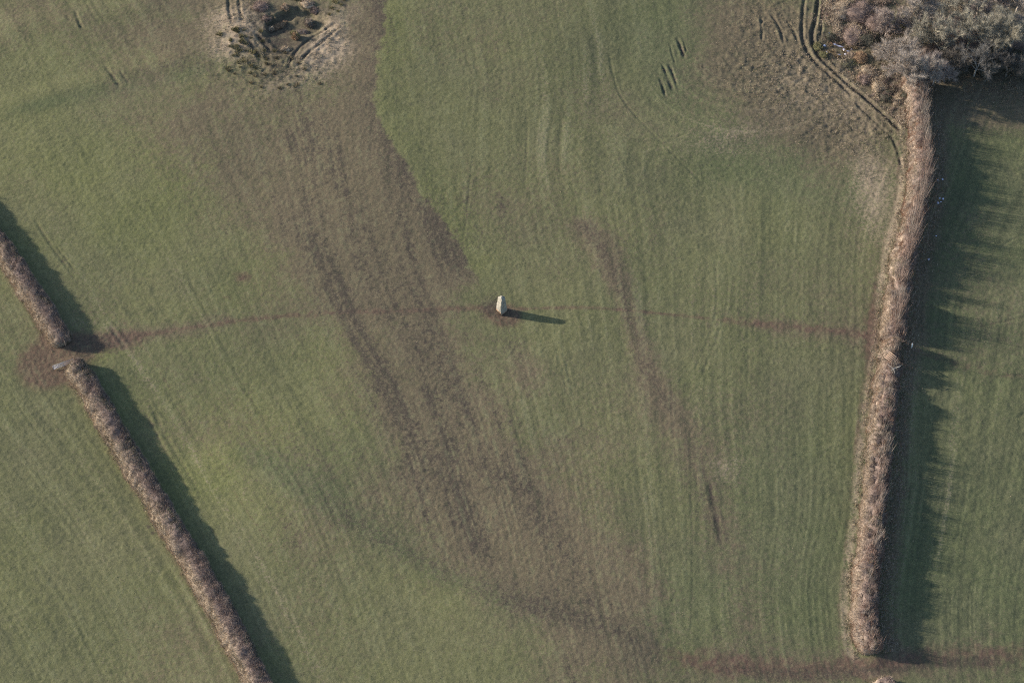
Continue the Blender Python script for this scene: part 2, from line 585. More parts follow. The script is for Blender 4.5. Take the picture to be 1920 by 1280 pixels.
# margins of the hedges
for poly, w, off, ch, a in ((HL_UP, 0.8, -2.4, 'rd', 0.4), (HL_LO, 0.8, -2.4, 'rd', 0.35), (HR, 0.9, -3.4, 'st', 0.6), (HR, 0.5, -4.3, 'rd', 0.35), (HR, 1.6, 3.2, 'br', 0.7), (HL_LO, 0.8, 9.0, 'st', 0.2), (HL_LO, 0.3, 11.5, 'rd', 0.3)):
    sl, D, S, G, L = near(smooth_poly(poly, 1), abs(off) + 3 * w)
    d = D * G                                    # polylines run north to south: east side is positive
    n = fbm(X[sl] * 0.5, Y[sl] * 0.5, 6, 3)
    CH[ch][sl] += a * np.exp(-((d - off) / w) ** 2) * (0.3 + 1.4 * n)

# wheel ruts
rut([(1536, -15), (1532, 30), (1521, 62), (1530, 92), (1552, 118), (1590, 155), (1640, 195), (1692, 246)], 0.32, 0.30, 0.85)
rut([(1510, -15), (1504, 40), (1505, 72), (1522, 108), (1560, 140), (1600, 178)], 0.30, 0.24, 0.7)
rut([(1600, 185), (1650, 235), (1680, 262), (1692, 320)], 0.25, 0.12, 0.35)
rut([(1545, -10), (1541, 40), (1538, 70)], 0.25, 0.2, 0.5)
rut([(1444, 20), (1462, 45), (1472, 80)], 0.25, 0.16, 0.5, 0.2)
rut([(1475, 32), (1490, 55), (1498, 78)], 0.25, 0.16, 0.4, 0.3)
rut([(1428, 25), (1430, 75)], 0.22, 0.12, 0.4)
rut([(428, -12), (430, 25), (436, 52)], 0.28, 0.2, 0.6)
rut([(447, -12), (449, 20), (457, 50)], 0.28, 0.2, 0.6)
rut([(461, 76), (474, 95), (492, 116)], 0.35, 0.25, 0.7, 0.3)
rut([(480, 66), (494, 84), (510, 102)], 0.35, 0.25, 0.7, 0.3)
rut([(541, 135), (545, 112), (575, 78), (632, 46)], 0.28, 0.18, 0.5, 0.15)
rut([(562, 120), (580, 100), (605, 84), (636, 56)], 0.28, 0.18, 0.5, 0.15)
rut([(1240, 112), (1250, 135), (1264, 172)], 0.26, 0.20, 0.9, 0.3, 2.5, 0.42, 1)
rut([(1253, 110), (1262, 135), (1274, 166)], 0.22, 0.16, 0.8, 0.3, 2.5, 0.45, 2)
rut([(1232, 125), (1240, 150), (1252, 188)], 0.20, 0.14, 0.7, 0.2, 2.5, 0.42, 3)
rut([(1268, 62), (1277, 85), (1286, 108)], 0.28, 0.20, 0.9, 0.4, 2.0, 0.35, 4)
rut([(1255, 75), (1262, 100), (1268, 120)], 0.18, 0.12, 0.5, 0.1, 2.0, 0.45, 5)
rut([(1281, 70), (1290, 105)], 0.18, 0.12, 0.5, 0.1, 2.0, 0.4, 6)
rut([(1140, 90), (1150, 140), (1162, 178), (1195, 218), (1242, 266), (1280, 305), (1330, 350)], 0.2, 0.06, 0.26, 0.1, 6, 0.35, 2)
rut([(1290, 250), (1262, 256), (1238, 252)], 0.22, 0.08, 0.2)
rut([(1340, 480), (1346, 540), (1340, 610), (1300, 700)], 0.2, 0.025, 0.12)
rut([(1362, 478), (1367, 545), (1358, 600), (1310, 720)], 0.2, 0.025, 0.12)
rut([(60, 405), (95, 462), (150, 534)], 0.25, 0.08, 0.35, 0.2, 4)
rut([(95, 450), (125, 490), (155, 530)], 0.22, 0.09, 0.5, 0.0, 4)
rut([(196, 122), (210, 145), (226, 165)], 0.3, 0.14, 0.6)
rut([(222, 132), (236, 150), (246, 162)], 0.25, 0.1, 0.4)
rut([(140, 22), (148, 42), (156, 60)], 0.25, 0.12, 0.4)
rut([(122, 28), (134, 45)], 0.25, 0.1, 0.35)
rut([(205, 610), (240, 660)], 0.3, 0.1, 0.5, 0.3)
rut([(222, 612), (252, 655)], 0.3, 0.08, 0.4, 0.3)
rut([(1293, 760), (1296, 900), (1300, 1050), (1294, 1230)], 0.2, 0.03, 0.16, 0.12, 6, 0.46)
rut([(1328, 895), (1336, 940), (1345, 980), (1353, 1030)], 0.35, 0.08, 0.5, 0.5, 3, 0.35, 2)
rut([(890, 270), (878, 370), (866, 470)], 0.22, 0.03, 0.2, 0, 6)
rut([(985, 170), (990, 260), (982, 360)], 0.22, 0.03, 0.2, 0, 6)
rut([(1050, 610), (1060, 680), (1080, 760)], 0.25, 0.03, 0.22, 0, 6)
rut([(1036, 620), (1055, 700), (1066, 760)], 0.25, 0.03, 0.22, 0, 6)
rut([(1930, 440), (1895, 450), (1870, 470)], 0.2, 0.06, 0.2)
rut([(1930, 592), (1880, 602), (1830, 612)], 0.2, 0.06, 0.25, 0.3)
rut([(1930, 698), (1885, 702), (1862, 704)], 0.25, 0.08, 0.4, 0.2)
rut([(1930, 768), (1915, 775), (1908, 784)], 0.25, 0.1, 0.5)
rut([(250, 725), (300, 830), (380, 960), (440, 1070)], 0.25, 0.06, 0.1, 0.3, 8, 0.45, 1)
rut([(265, 725), (320, 835), (400, 960)], 0.25, 0.06, 0.25, 0.1, 8, 0.45, 3)
for q in range(4):
    band([(1300, 1246 + q * 7), (1500, 1254 + q * 6), (1640, 1256 + q * 3), (1760, 1236 + q * 3), (1930, 1222 + q * 8)], 0.3, 0.28, 'dk', 0.8, 0.4, 6, q)

# the old pit at the top left: steep western bank, wet floor
PX, PY = gp(556, 62)
pu, pv = (X - PX) / 6.4, (Y - PY) / 7.2
pr = np.hypot(pu, pv) + (fbm(X * 0.45, Y * 0.45, 1, 3) - 0.5) * 0.6
west = sstep(0.1, -0.4, pu)
pit = sstep(1.0, 0.82, pr) * west + sstep(1.15, 0.45, pr) * (1 - west)
north = sstep(-0.3, 0.15, pv)
H -= 1.15 * pit * (0.15 + 0.85 * north)
H += 0.6 * np.exp(-(((X - PX + 10.5) / 5.0) ** 2 + ((Y - PY - 1) / 7.0) ** 2))
inpit = sstep(1.05, 0.75, pr)
CH['st'] += 0.6 * np.exp(-(((X - PX + 9.6) / 5.2) ** 2 + ((Y - PY - 1) / 7.5) ** 2)) * (1 - inpit)
floor = np.exp(-(((X - gp(530, 86)[0]) / 3.4) ** 2 + ((Y - gp(530, 86)[1]) / 2.4) ** 2))
H -= 0.18 * floor
CH['st'] *= 1 - floor
CH['br'] += 0.9 * floor
CH['rd'] += 0.4 * floor
CH['st'] += 0.6 * sstep(0.75, 0.95, pr) * sstep(1.7, 1.1, pr) * sstep(0.2, 0.7, pu) * sstep(0.7, 0.0, pv)
CH['gr'] += 0.8 * inpit * sstep(-0.3, 0.4, pu + pv)
CH['br'] += 0.6 * inpit * sstep(0.3, -0.5, pv)
CH['dk'] += 0.35 * inpit * sstep(0.2, -0.6, pu) + 0.2 * inpit * sstep(0.2, -0.5, pv)
for bx, by, a in ((430, 90, 0.45), (590, 135, 0.4), (520, 165, 0.35), (640, 30, 0.45), (640, 100, 0.35), (420, 40, 0.5), (600, 95, 0.6)):
    blob(bx, by, 5, 4, a, 'st')

# rough tussocky ground
rough = np.zeros((NY, NX))
for px, py, rx, ry, a in ((1520, 130, 18, 12, 1), (1600, 235, 12, 9, 0.8), (1450, 60, 9, 12, 0.8), (520, 110, 13, 9, 1), (450, 30, 6, 9, 0.7), (610, 70, 6, 7, 0.7), (1640, 120, 8, 8, 1)):
    c = gp(px, py)
    rough = np.maximum(rough, a * np.exp(-(((X - c[0]) / rx) ** 2 + ((Y - c[1]) / ry) ** 2)))
rough *= 1 - np.clip(1.3 * floor + 0.8 * inpit, 0, 1)
rough = np.maximum(rough, sstep(16, -2, np.abs(Y - gp(1900, 160)[1])) * sstep(1, 5, right_of) * sstep(70, 40, X - 55))
H += rough * ((fbm(X * 1.1, Y * 1.1, 3, 3) - 0.5) * 0.50)
eastf = sstep(4, 10, right_of)
H += eastf * np.exp(-(np.hypot(X, Y) / 300) ** 2) * ((fbm(X * 0.75, Y * 1.1, 6, 2) - 0.5) * 0.12)
# low bank under the right hedge
sl, D, S, G, L = near(smooth_poly(HR, 1), 8)
H[sl] += 0.55 * np.exp(-(D / 2.2) ** 2)
for poly in (HL_UP, HL_LO):
    sl, D, S, G, L = near(poly, 6)
    H[sl] += 0.35 * np.exp(-(D / 1.7) ** 2)
# wet ditch by the scrub
DC = gp(1572, 84)
ditch = np.exp(-(((X - DC[0]) / 4.2) ** 2 + ((Y - DC[1]) / 3.0) ** 2))
H -= 0.45 * ditch
CH['dk'] += 0.6 * ditch
# wood floor
WC = gp(1800, 40)
wood = np.exp(-((np.maximum(np.abs(X - WC[0] - 6) - 20, 0) / 4) ** 2 + (np.maximum(np.abs(Y - WC[1] - 6) - 12, 0) / 4) ** 2))
CH['br'] += 1.2 * wood
CH['dk'] += 0.5 * wood

LT = 0.5 + (streak - 0.5) * 1.45 * rowzone + (vnoise(X * 2.4, Y * 2.1, 1) - 0.5) * 0.40 + (fbm(X * 0.5, Y * 0.5, 3, 3) - 0.5) * 0.30
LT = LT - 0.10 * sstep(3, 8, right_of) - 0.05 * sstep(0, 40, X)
CH['gr'] += 0.35 * sstep(3, 8, right_of)
LT = np.clip(LT, 0, 1)
CH['dk'] += 0.30 * np.clip(CH['rd'], 0, 1) * speck
H += np.clip(CH['rd'] - 0.35, 0, 0.6) * (vnoise(X * 2.3, Y * 2.1, 4) - 0.5) * 0.12
for k in CH:
    CH[k] = np.clip(CH[k], 0, 1.5)


def hz(x, y):
    """height of the finished ground"""
    x, y = np.atleast_1d(np.asarray(x, float)), np.atleast_1d(np.asarray(y, float))
    i = np.clip(np.searchsorted(xs, x) - 1, 0, NX - 2)
    j = np.clip(np.searchsorted(ys, y) - 1, 0, NY - 2)
    fx, fy = (x - xs[i]) / (xs[i + 1] - xs[i]), (y - ys[j]) / (ys[j + 1] - ys[j])
    return (H[j, i] * (1 - fx) + H[j, i + 1] * fx) * (1 - fy) + (H[j + 1, i] * (1 - fx) + H[j + 1, i + 1] * fx) * fy


def chan(k, x, y):
    i = np.clip(np.searchsorted(xs, x), 0, NX - 1)
    j = np.clip(np.searchsorted(ys, y), 0, NY - 1)
    return CH[k][j, i]


idx = np.arange(NX * NY).reshape(NY, NX)
quads = np.stack([idx[:-1, :-1], idx[:-1, 1:], idx[1:, 1:], idx[1:, :-1]], -1).reshape(-1, 4)
field_me = mesh_np('field', np.stack([X, Y, H], -1).reshape(-1, 3), quads, None, True)
for nm, ks in (('cover_a', ('br', 'dk', 'st')), ('cover_b', ('gr', 'ye', 'rd'))):
    at = field_me.attributes.new(nm, 'FLOAT_COLOR', 'POINT')
    c4 = np.ones((NX * NY, 4), np.float32)
    for i, k in enumerate(ks):
        c4[:, i] = CH[k].ravel()
    c4[:, 3] = LT.ravel()
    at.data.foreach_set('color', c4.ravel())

M_FIELD, nt, bs = new_mat('pasture', 0.95, 0.1)
h = NT(nt)
A, B = h.sep(h.attr('cover_a')), h.sep(h.attr('cover_b'))
ltn = nt.nodes.new('ShaderNodeAttribute')
ltn.attribute_name = 'cover_a'
LTS = ltn.outputs['Alpha']
n_big, n_mid, n_sm, n_fine = h.noise(0.06, 5), h.noise(0.9, 5, 0.65), h.noise(2.6, 4, 0.7), h.noise(7.0, 3, 0.7)


def thr(mask, n, k):
    """mask broken up by noise"""
    return h.rng(h.m('ADD', mask, h.m('MULTIPLY', h.m('SUBTRACT', n, 0.5), k)), 0.2, 0.8)


base = h.mix(h.rng(n_sm, 0.3, 0.7), (0.086, 0.089, 0.042), (0.115, 0.113, 0.057))
base = h.mix(h.m('MULTIPLY', thr(B[1], n_mid, 0.9), 0.8), base, (0.122, 0.128, 0.048))
base = h.mix(h.m('MULTIPLY', thr(B[0], n_mid, 1.1), 0.75), base, (0.076, 0.090, 0.044))
base = h.mix(h.m('MULTIPLY', h.rng(n_big, 0.42, 0.7), 0.35), base, (0.110, 0.097, 0.066))
base = h.mix(h.m('MULTIPLY', thr(A[0], h.m('ADD', h.m('MULTIPLY', n_mid, 0.5), h.m('MULTIPLY', n_sm, 0.5)), 2.6), 0.8), base, (0.106, 0.079, 0.057))
base = h.mix(h.m('MULTIPLY', thr(A[2], n_sm, 1.8), 0.85), base, (0.285, 0.22, 0.162))
base = h.mix(h.m('MULTIPLY', thr(B[2], n_mid, 0.9), 0.8), base, (0.092, 0.052, 0.044))
base = h.mix(h.m('MULTIPLY', thr(A[1], n_sm, 2.4), 0.82), base, (0.046, 0.036, 0.032))
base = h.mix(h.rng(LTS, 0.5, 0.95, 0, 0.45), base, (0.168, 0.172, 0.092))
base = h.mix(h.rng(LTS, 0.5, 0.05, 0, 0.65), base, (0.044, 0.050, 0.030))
# flecks: dead stalks and droppings
n_fl = h.noise(4.2, 4, 0.75)
base = h.mix(h.m('MULTIPLY', h.rng(n_fl, 0.54, 0.70), 0.52), base, (0.20, 0.18, 0.115))
base = h.mix(h.m('MULTIPLY', h.rng(n_fl, 0.47, 0.32), 0.72), base, (0.036, 0.038, 0.025))
h.lk(base, bs.inputs['Base Color'])
hgt = h.m('ADD', h.m('MULTIPLY', n_sm, 0.5), h.m('MULTIPLY', n_fine, 0.5))
h.bump(hgt, 0.12, 0.6, bs)
tag(link('field', field_me, M_FIELD), kind='structure')

# ------------------------------------------------------------------ hedges
STRAW = np.array([0.40, 0.325, 0.24])
TAN = np.array([0.30, 0.24, 0.185])
TWIG = np.array([0.235, 0.175, 0.152])
GREY = np.array([0.235, 0.203, 0.180])
RUST = np.array([0.24, 0.125, 0.08])
DARKG = np.array([0.045, 0.055, 0.03])
OLIVE = np.array([0.13, 0.125, 0.06])
GRASSC = np.array([0.09, 0.10, 0.045])


def pick(w, cols, n, rng, var=0.25):
    """n colours drawn from cols by weights w (n,k)"""
    w = np.cumsum(w / w.sum(1, keepdims=True), 1)
    i = (rng.random((n, 1)) > w).sum(1).clip(0, len(cols) - 1)
    return np.array(cols)[i] * (1 + rng.uniform(-var, var, (n, 1)))


def resample(poly, step):
    p = smooth_poly(poly, 2)
    d = np.concatenate([[0], np.cumsum(np.linalg.norm(np.diff(p, axis=0), axis=1))])
    s = np.arange(0, d[-1], step)
    return s, np.stack([np.interp(s, d, p[:, 0]), np.interp(s, d, p[:, 1])], 1), d[-1]


def hedge(label, poly, w, ht, dens, seed, straw=1.0, rust=0.0, bankw=0.0, shoots=None, dips=(), end0=True, end1=True, undergrowth=False, wfoot=0.45, dents=0.45, vary=0.0, upper=None, thick=1.0):
    rng = np.random.default_rng(seed)
    s, C, L = resample(poly, 0.5)
    T = unit(np.gradient(C, axis=0))
    N = np.stack([-T[:, 1], T[:, 0]], 1)          # for a line running south this points east
    root = empty('hedge', (C[0, 0], C[0, 1], 0.0))
    tag(root, label, 'hedge')
    o3 = np.array([C[0, 0], C[0, 1], 0.0])

    def prof(sv, a):
        """surface point for arc position sv and angle a (0 east foot .. pi west foot)"""
        cx, cy = np.interp(sv, s, C[:, 0]), np.interp(sv, s, C[:, 1])
        nx, ny = np.interp(sv, s, N[:, 0]), np.interp(sv, s, N[:, 1])
        e = np.ones_like(sv)
        if end0:
            e = e * np.sqrt(np.clip(1 - np.clip(1 - sv / (w * 0.9), 0, 1) ** 2, 0.02, 1))
        if end1:
            e = e * np.sqrt(np.clip(1 - np.clip(1 - (L - sv) / (w * 0.9), 0, 1) ** 2, 0.02, 1))
        lump = 1 + 0.30 * (fbm(sv * 0.35, a * 1.2, seed, 3) - 0.5) + 0.22 * (vnoise(sv * 1.3, a * 2.2, seed + 2) - 0.5)
        hh = ht * (1 + 0.30 * (fbm(sv * 0.16, sv * 0 + seed, seed + 1, 3) - 0.5))
        if upper:
            hh = hh * (1 + 0.22 * sstep(gp(1660, 640)[1], gp(1660, 480)[1], cy))
        if vary:
            hh = hh * (1 + vary * 2 * (fbm(sv * 0.3, sv * 0 + 2.3, seed + 3, 3) - 0.5))
        for (dy, sg, k) in dips:
            hh = hh * (1 - k * np.exp(-((cy - gp(1660, dy)[1]) / sg) ** 2))
        ca, sa = np.cos(a), np.sin(a)
        wst = sstep(0.1, -0.5, ca)              # the western side leans out over a grassy foot
        acr = np.sign(ca) * np.abs(ca) ** 0.75 * w * lump * e * (1 + wfoot * wst)
        z = np.abs(sa) ** (0.62 + 0.75 * wst) * hh * lump * np.sqrt(e)
        out = np.stack([nx * ca, ny * ca, sa * 0.9 + 0.05], -1)
        x, y = cx + nx * acr, cy + ny * acr
        dn = fbm(sv * 0.55, a * 1.7, seed + 6, 3)
        dent = dents * sstep(0.56, 0.66, dn) * sstep(2.75, 2.2, a) * e
        gz_ = hz(x, y)
        o_ = unit(out)
        return x - o_[:, 0] * dent, y - o_[:, 1] * dent, gz_ + np.maximum(z - 0.05 - o_[:, 2] * dent, 0.02), o_, hh

    # closed dark shell put in to block light, for the dense old stems
    na = 15
    sg = np.linspace(0.02, L - 0.02, max(8, int(L / 0.4)))
    SS, AA = np.meshgrid(sg, np.linspace(0, math.pi, na), indexing='ij')
    x, y, z, out, hh = prof(SS.ravel(), AA.ravel())
    V = np.stack([x, y, z], -1) - out * (0.12 + 0.2 * rng.random((len(x), 1))) - o3
    ii = np.arange(len(x)).reshape(len(sg), na)
    q = np.stack([ii[:-1, :-1], ii[:-1, 1:], ii[1:, 1:], ii[1:, :-1]], -1).reshape(-1, 4)
    wv = 0.5 + 0.0 * x
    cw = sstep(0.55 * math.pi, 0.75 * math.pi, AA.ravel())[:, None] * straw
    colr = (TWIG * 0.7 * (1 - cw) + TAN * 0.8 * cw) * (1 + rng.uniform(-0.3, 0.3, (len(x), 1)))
    link('inner_shell', mesh_np('inner_shell', V, q, colr), M_TWIG, root)

    # outer twigs
    n = int(L * (2 * w + 1.3 * ht) * dens)
    sv, a = rng.uniform(0, L, n), rng.uniform(0.02, math.pi - 0.02, n)
    x, y, z, out, hh = prof(sv, a)
    hgt_rel = (z - hz(x, y)) / ht
    patch = fbm(sv * 0.22, a * 0.9, seed + 3, 3)
    patch2 = fbm(sv * 0.5, a * 1.4, seed + 4, 3)
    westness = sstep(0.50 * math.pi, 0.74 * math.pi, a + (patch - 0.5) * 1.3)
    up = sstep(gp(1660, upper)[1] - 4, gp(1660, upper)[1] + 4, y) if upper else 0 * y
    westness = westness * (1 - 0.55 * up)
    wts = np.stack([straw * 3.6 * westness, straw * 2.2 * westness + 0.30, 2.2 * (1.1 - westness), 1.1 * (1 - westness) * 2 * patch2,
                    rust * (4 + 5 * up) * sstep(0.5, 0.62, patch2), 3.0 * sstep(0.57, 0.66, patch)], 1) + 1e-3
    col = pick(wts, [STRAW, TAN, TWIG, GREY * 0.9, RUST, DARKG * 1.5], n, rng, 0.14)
    D = out * 0.55 + np.array([0, 0, 0.45]) + rng.normal(size=(n, 3)) * 0.42
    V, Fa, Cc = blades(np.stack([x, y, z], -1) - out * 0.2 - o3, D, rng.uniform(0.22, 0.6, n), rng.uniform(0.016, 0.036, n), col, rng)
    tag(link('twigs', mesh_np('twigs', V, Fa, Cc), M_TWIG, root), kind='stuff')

    # dead grass along the foot of the western side
    if straw > 0:
        n = int(L * 60 * (0.35 + 2.0 * bankw))
        sv = rng.uniform(0, L, n)
        off = -(w * (0.95 + wfoot) + rng.normal(0, 0.22 + 0.3 * bankw, n) + 0.15 * bankw)
        cl = fbm(sv * 0.9, off * 0.9, seed, 3)
        keep = cl > 0.40
        sv, off, cl = sv[keep], off[keep], cl[keep]
        n = len(sv)
        nx, ny = np.interp(sv, s, N[:, 0]), np.interp(sv, s, N[:, 1])
        x, y = np.interp(sv, s, C[:, 0]) + nx * off, np.interp(sv, s, C[:, 1]) + ny * off
        P = np.stack([x, y, hz(x, y) - 0.03], -1) - o3
        D = np.stack([-nx * 0.5, -ny * 0.5 - 0.15, np.full(n, 0.75)], -1) + rng.normal(size=(n, 3)) * 0.4
        D[:, 2] = np.abs(D[:, 2])
        col = pick(np.tile([3.4, 2.0, 0.2, 0.8], (n, 1)), [STRAW, TAN, RUST, OLIVE], n, rng, 0.25)
        V, Fa, Cc = blades(P, D, rng.uniform(0.2, 0.42, n) * (0.5 + cl), rng.uniform(0.04, 0.08, n), col, rng)
        tag(link('bank_grass', mesh_np('bank_grass', V, Fa, Cc), M_GRASS, root), kind='stuff')

    # tall ungrown shoots standing above the clipped part
    if shoots:
        Ps, Ds, Ls, Ws, Cs = [], [], [], [], []
        sv = 0.5
        while sv < L - 0.5:
            cxy = np.array([np.interp(sv, s, C[:, 0]), np.interp(sv, s, C[:, 1])])
            gap = 1.0
            for (dy, sgm, k) in dips:
                gap *= 1 - k * math.exp(-((cxy[1] - gp(1660, dy)[1]) / (sgm * 1.2)) ** 2)
            hb = shoots * gap * rng.uniform(0.6, 1.12) * (0.72 + 0.55 * float(vnoise(sv * 0.13, seed * 1.7, seed)))
            if upper:
                hb *= 0.90 + 0.68 * float(sstep(gp(1660, 720)[1], gp(1660, 520)[1], cxy[1]))
            m = int(rng.integers(12, 74) * thick)
            nrm = np.array([np.interp(sv, s, N[:, 0]), np.interp(sv, s, N[:, 1])])
            b = cxy + nrm * rng.normal(0.25, 0.35)
            jit = rng.normal(0, 0.25, (m, 2))
            bx, by = b[0] + jit[:, 0], b[1] + jit[:, 1]
            Ps.append(np.stack([bx, by, hz(bx, by) + ht * 0.5], -1) - o3)
            Ds.append(np.stack([rng.normal(0, 0.14, m), rng.normal(0, 0.14, m), np.ones(m)], -1))
            Ls.append(np.maximum(0.3, hb - ht * 0.5) * rng.uniform(0.55, 1.0, m))
            Ws.append(rng.uniform(0.03, 0.065, m))
            Cs.append((TWIG if rng.random() < 0.6 else GREY) * rng.uniform(0.75, 1.15, (m, 1)))
            sv += rng.uniform(0.2, 0.62)
        V, Fa, Cc = blades(np.concatenate(Ps), np.concatenate(Ds), np.concatenate(Ls), np.concatenate(Ws), np.concatenate(Cs), rng)
        tag(link('tall_shoots', mesh_np('tall_shoots', V, Fa, Cc), M_TWIG, root), kind='stuff')

    # brambles and rank grass on the shaded eastern side
    if undergrowth:
        n = int(L * 150)
        sv = rng.uniform(0, L, n)
        off = w * 0.7 + np.abs(rng.normal(0, 1.5, n))
        cl = fbm(sv * 0.7, off * 0.7, seed + 5, 3)
        nx, ny = np.interp(sv, s, N[:, 0]), np.interp(sv, s, N[:, 1])
        x, y = np.interp(sv, s, C[:, 0]) + nx * off, np.interp(sv, s, C[:, 1]) + ny * off
        hgt = 1.0 * np.exp(-((off - w) / 1.8) ** 2) * (0.4 + cl)
        P = np.stack([x, y, hz(x, y) - 0.03 + hgt * rng.uniform(0.0, 0.7, n)], -1) - o3
        D = np.stack([nx * 0.3, ny * 0.3, np.full(n, 0.7)], -1) + rng.normal(size=(n, 3)) * 0.5
        col = pick(np.tile([1.2, 2.0, 1.4, 0.7, 0.5], (n, 1)), [TAN, TWIG, GREY, RUST, GRASSC], n, rng, 0.3)
        V, Fa, Cc = blades(P, D, rng.uniform(0.25, 0.7, n), rng.uniform(0.03, 0.07, n), col, rng)
        tag(link('undergrowth', mesh_np('undergrowth', V, Fa, Cc), M_TWIG, root), kind='stuff')
    return root


hedge('clipped brown winter hedge running up to the left edge above the muddy gateway', HL_UP, 1.7, 1.75, 330, 3, 1.35, 0.0, 0.0, 2.6, (), False, True, False, 0.45, 0.2, 0.1, None, 0.55)
hedge('long straight clipped hedge running from the metal gate down to the bottom edge', HL_LO, 1.7, 1.75, 330, 4, 1.35, 0.0, 0.0, 2.6, (), True, False, False, 0.45, 0.2, 0.1, None, 0.55)
hedge('tall ragged hedge on a straw-coloured bank along the right, casting a long fringed shadow', HR, 1.75, 2.15, 300, 5, 0.72, 0.6, 0.9, 4.7,
      ((640, 0.75, 0.85), (683, 0.7, 0.8), (716, 1.2, 0.55), (560, 0.8, 0.5), (525, 0.6, 0.6), (735, 1.0, 0.35)), False, True, True, 0.55, 0.9, 0.35, 470)
hedge('small rounded hedge end showing at the bottom edge below the muddy lane', HR2, 1.7, 1.7, 160, 6, 1.0, 0.1, 0.3, 2.4, (), True, False)

# ------------------------------------------------------------------ standing stone
def build_stone():
    x, y = gp(942, 580)
    z = float(hz(x, y)[0])
    root = empty('standing_stone', (x, y, z))
    tag(root, 'tall pale weathered standing stone alone in the field, casting a long shadow', 'standing stone')
    rng = np.random.default_rng(21)
    nu, nv = 40, 34
    # plan outline of the base: a ridge to the south, flat faces to the south-west and south-east
    base = np.array([(0.10, -0.72), (0.62, -0.30), (0.74, 0.28), (0.35, 0.66), (-0.35, 0.62), (-0.88, 0.22), (-0.80, -0.12), (-0.28, -0.55)])
    th = np.linspace(0, 2 * math.pi, nu, endpoint=False)
    ang = np.arctan2(base[:, 1], base[:, 0])
    o = np.argsort(ang)
    ang, bs_ = ang[o], base[o]
    # radius of the polygon along each direction
    rad = np.zeros(nu)
    for i, t in enumerate(th):
        d = np.array([math.cos(t), math.sin(t)])
        best = 0
        for a, b in zip(bs_, np.roll(bs_, -1, 0)):
            e = b - a
            den = d[0] * -e[1] + d[1] * e[0]
            if abs(den) < 1e-9:
                continue
            r = (a[0] * -e[1] + a[1] * e[0]) / den
            u = (d[0] * a[1] - d[1] * a[0]) / den
            if r > 0 and -1e-6 <= -u <= 1 + 1e-6:
                best = max(best, r)
            elif r > 0 and -1e-6 <= u <= 1 + 1e-6 and best == 0:
                best = r
        rad[i] = best if best > 0 else 0.7
    V = []
    HT = 3.74
    for j in range(nv):
        f = j / (nv - 1)
        zz = -0.25 + (HT + 0.25) * f
        g = max(0.0, zz / HT)
        taper = 1.0 + 0.08 * g - 0.34 * g ** 2.2
        top = max(0.0, (g - 0.86) / 0.14)
        taper *= math.sqrt(max(0.0, 1 - 0.86 * top ** 2.2))
        for i, t in enumerate(th):
            n1 = float(fbm(np.array(math.cos(t) * 1.3 + 5), np.array(math.sin(t) * 1.3 + zz * 0.9), 1, 3)) - 0.5
            n2 = float(vnoise(np.array(t * 3.2), np.array(zz * 2.4), 2)) - 0.5
            r = rad[i] * taper * (1 + 0.30 * n1 + 0.14 * n2)
            V.append((r * math.cos(t) * 0.98 - 0.02 * g, r * math.sin(t) * 1.16 + 0.05 * g, zz + (0.10 * n1 * top) - 0.20 * top * (math.cos(t) * 0.6 + 0.2)))
    n0 = len(V)
    V.append((0.08, 0.04, HT - 0.08))
    faces = []
    for j in range(nv - 1):
        for i in range(nu):
            a, b = j * nu + i, j * nu + (i + 1) % nu
            faces.append((a, b, b + nu))
            faces.append((a, b + nu, a + nu))
    for i in range(nu):
        faces.append(((nv - 1) * nu + i, (nv - 1) * nu + (i + 1) % nu, n0))
    V = np.array(V)
    # chipped hollows
    for c, rr, dp in (((0.30, -0.45, 2.85), 0.32, 0.16), ((0.18, -0.6, 1.7), 0.4, 0.12), ((-0.6, -0.3, 2.2), 0.35, 0.08), ((0.2, -0.2, 3.3), 0.25, 0.12), ((-0.3, 0.3, 3.3), 0.3, 0.1)):
        d = np.linalg.norm(V - np.array(c), axis=1)
        k = dp * np.exp(-(d / rr) ** 2)
        V[:, :2] *= (1 - k / np.maximum(np.linalg.norm(V[:, :2], axis=1), 0.3))[:, None]
        V[:, 2] -= k * (V[:, 2] > 3.0)
    # flat cleft faces and a slanting broken top
    for nrm, dd in (((-0.86, -0.48, 0.10), 0.76), ((0.70, -0.70, 0.06), 0.60), ((0.15, 0.98, 0.08), 0.66), ((0.96, 0.2, 0.12), 0.84), ((0.55, -0.25, 0.80), 3.14), ((-0.62, 0.1, 0.78), 3.02), ((-0.3, -0.75, 0.58), 2.52)):
        nv3 = unit(np.array(nrm))
        over = np.maximum(V @ nv3 - dd, 0)
        V = V - nv3 * (over * 0.9)[:, None]
    m, nt, b = new_mat('lichened_stone', 0.9, 0.2)
    hh = NT(nt)
    n1, n2, n3 = hh.noise(1.6, 6, 0.65), hh.noise(6.0, 5, 0.7), hh.noise(3.0, 4)
    c = hh.mix(hh.rng(n1, 0.35, 0.65), (0.15, 0.142, 0.125), (0.27, 0.255, 0.215))
    c = hh.mix(hh.rng(n2, 0.55, 0.75), c, (0.37, 0.355, 0.30))
    c = hh.mix(hh.m('MULTIPLY', hh.rng(n3, 0.54, 0.66), 0.85), c, (0.09, 0.085, 0.075))
    sx = nt.nodes.new('ShaderNodeSeparateXYZ')
    hh.lk(hh.co, sx.inputs[0])
    soil = hh.rng(hh.m('ADD', sx.outputs[2], hh.m('MULTIPLY', n1, 0.6)), 0.75, 0.25)
    c = hh.mix(hh.m('MULTIPLY', soil, 0.75), c, (0.30, 0.17, 0.09))      # red earth rubbed on by cattle
    hh.lk(c, b.inputs['Base Color'])
    hh.bump(hh.m('ADD', n2, n1), 0.06, 0.7, b)
    link('stone', mesh_np('stone', V, np.array(faces)), m, root)


build_stone()

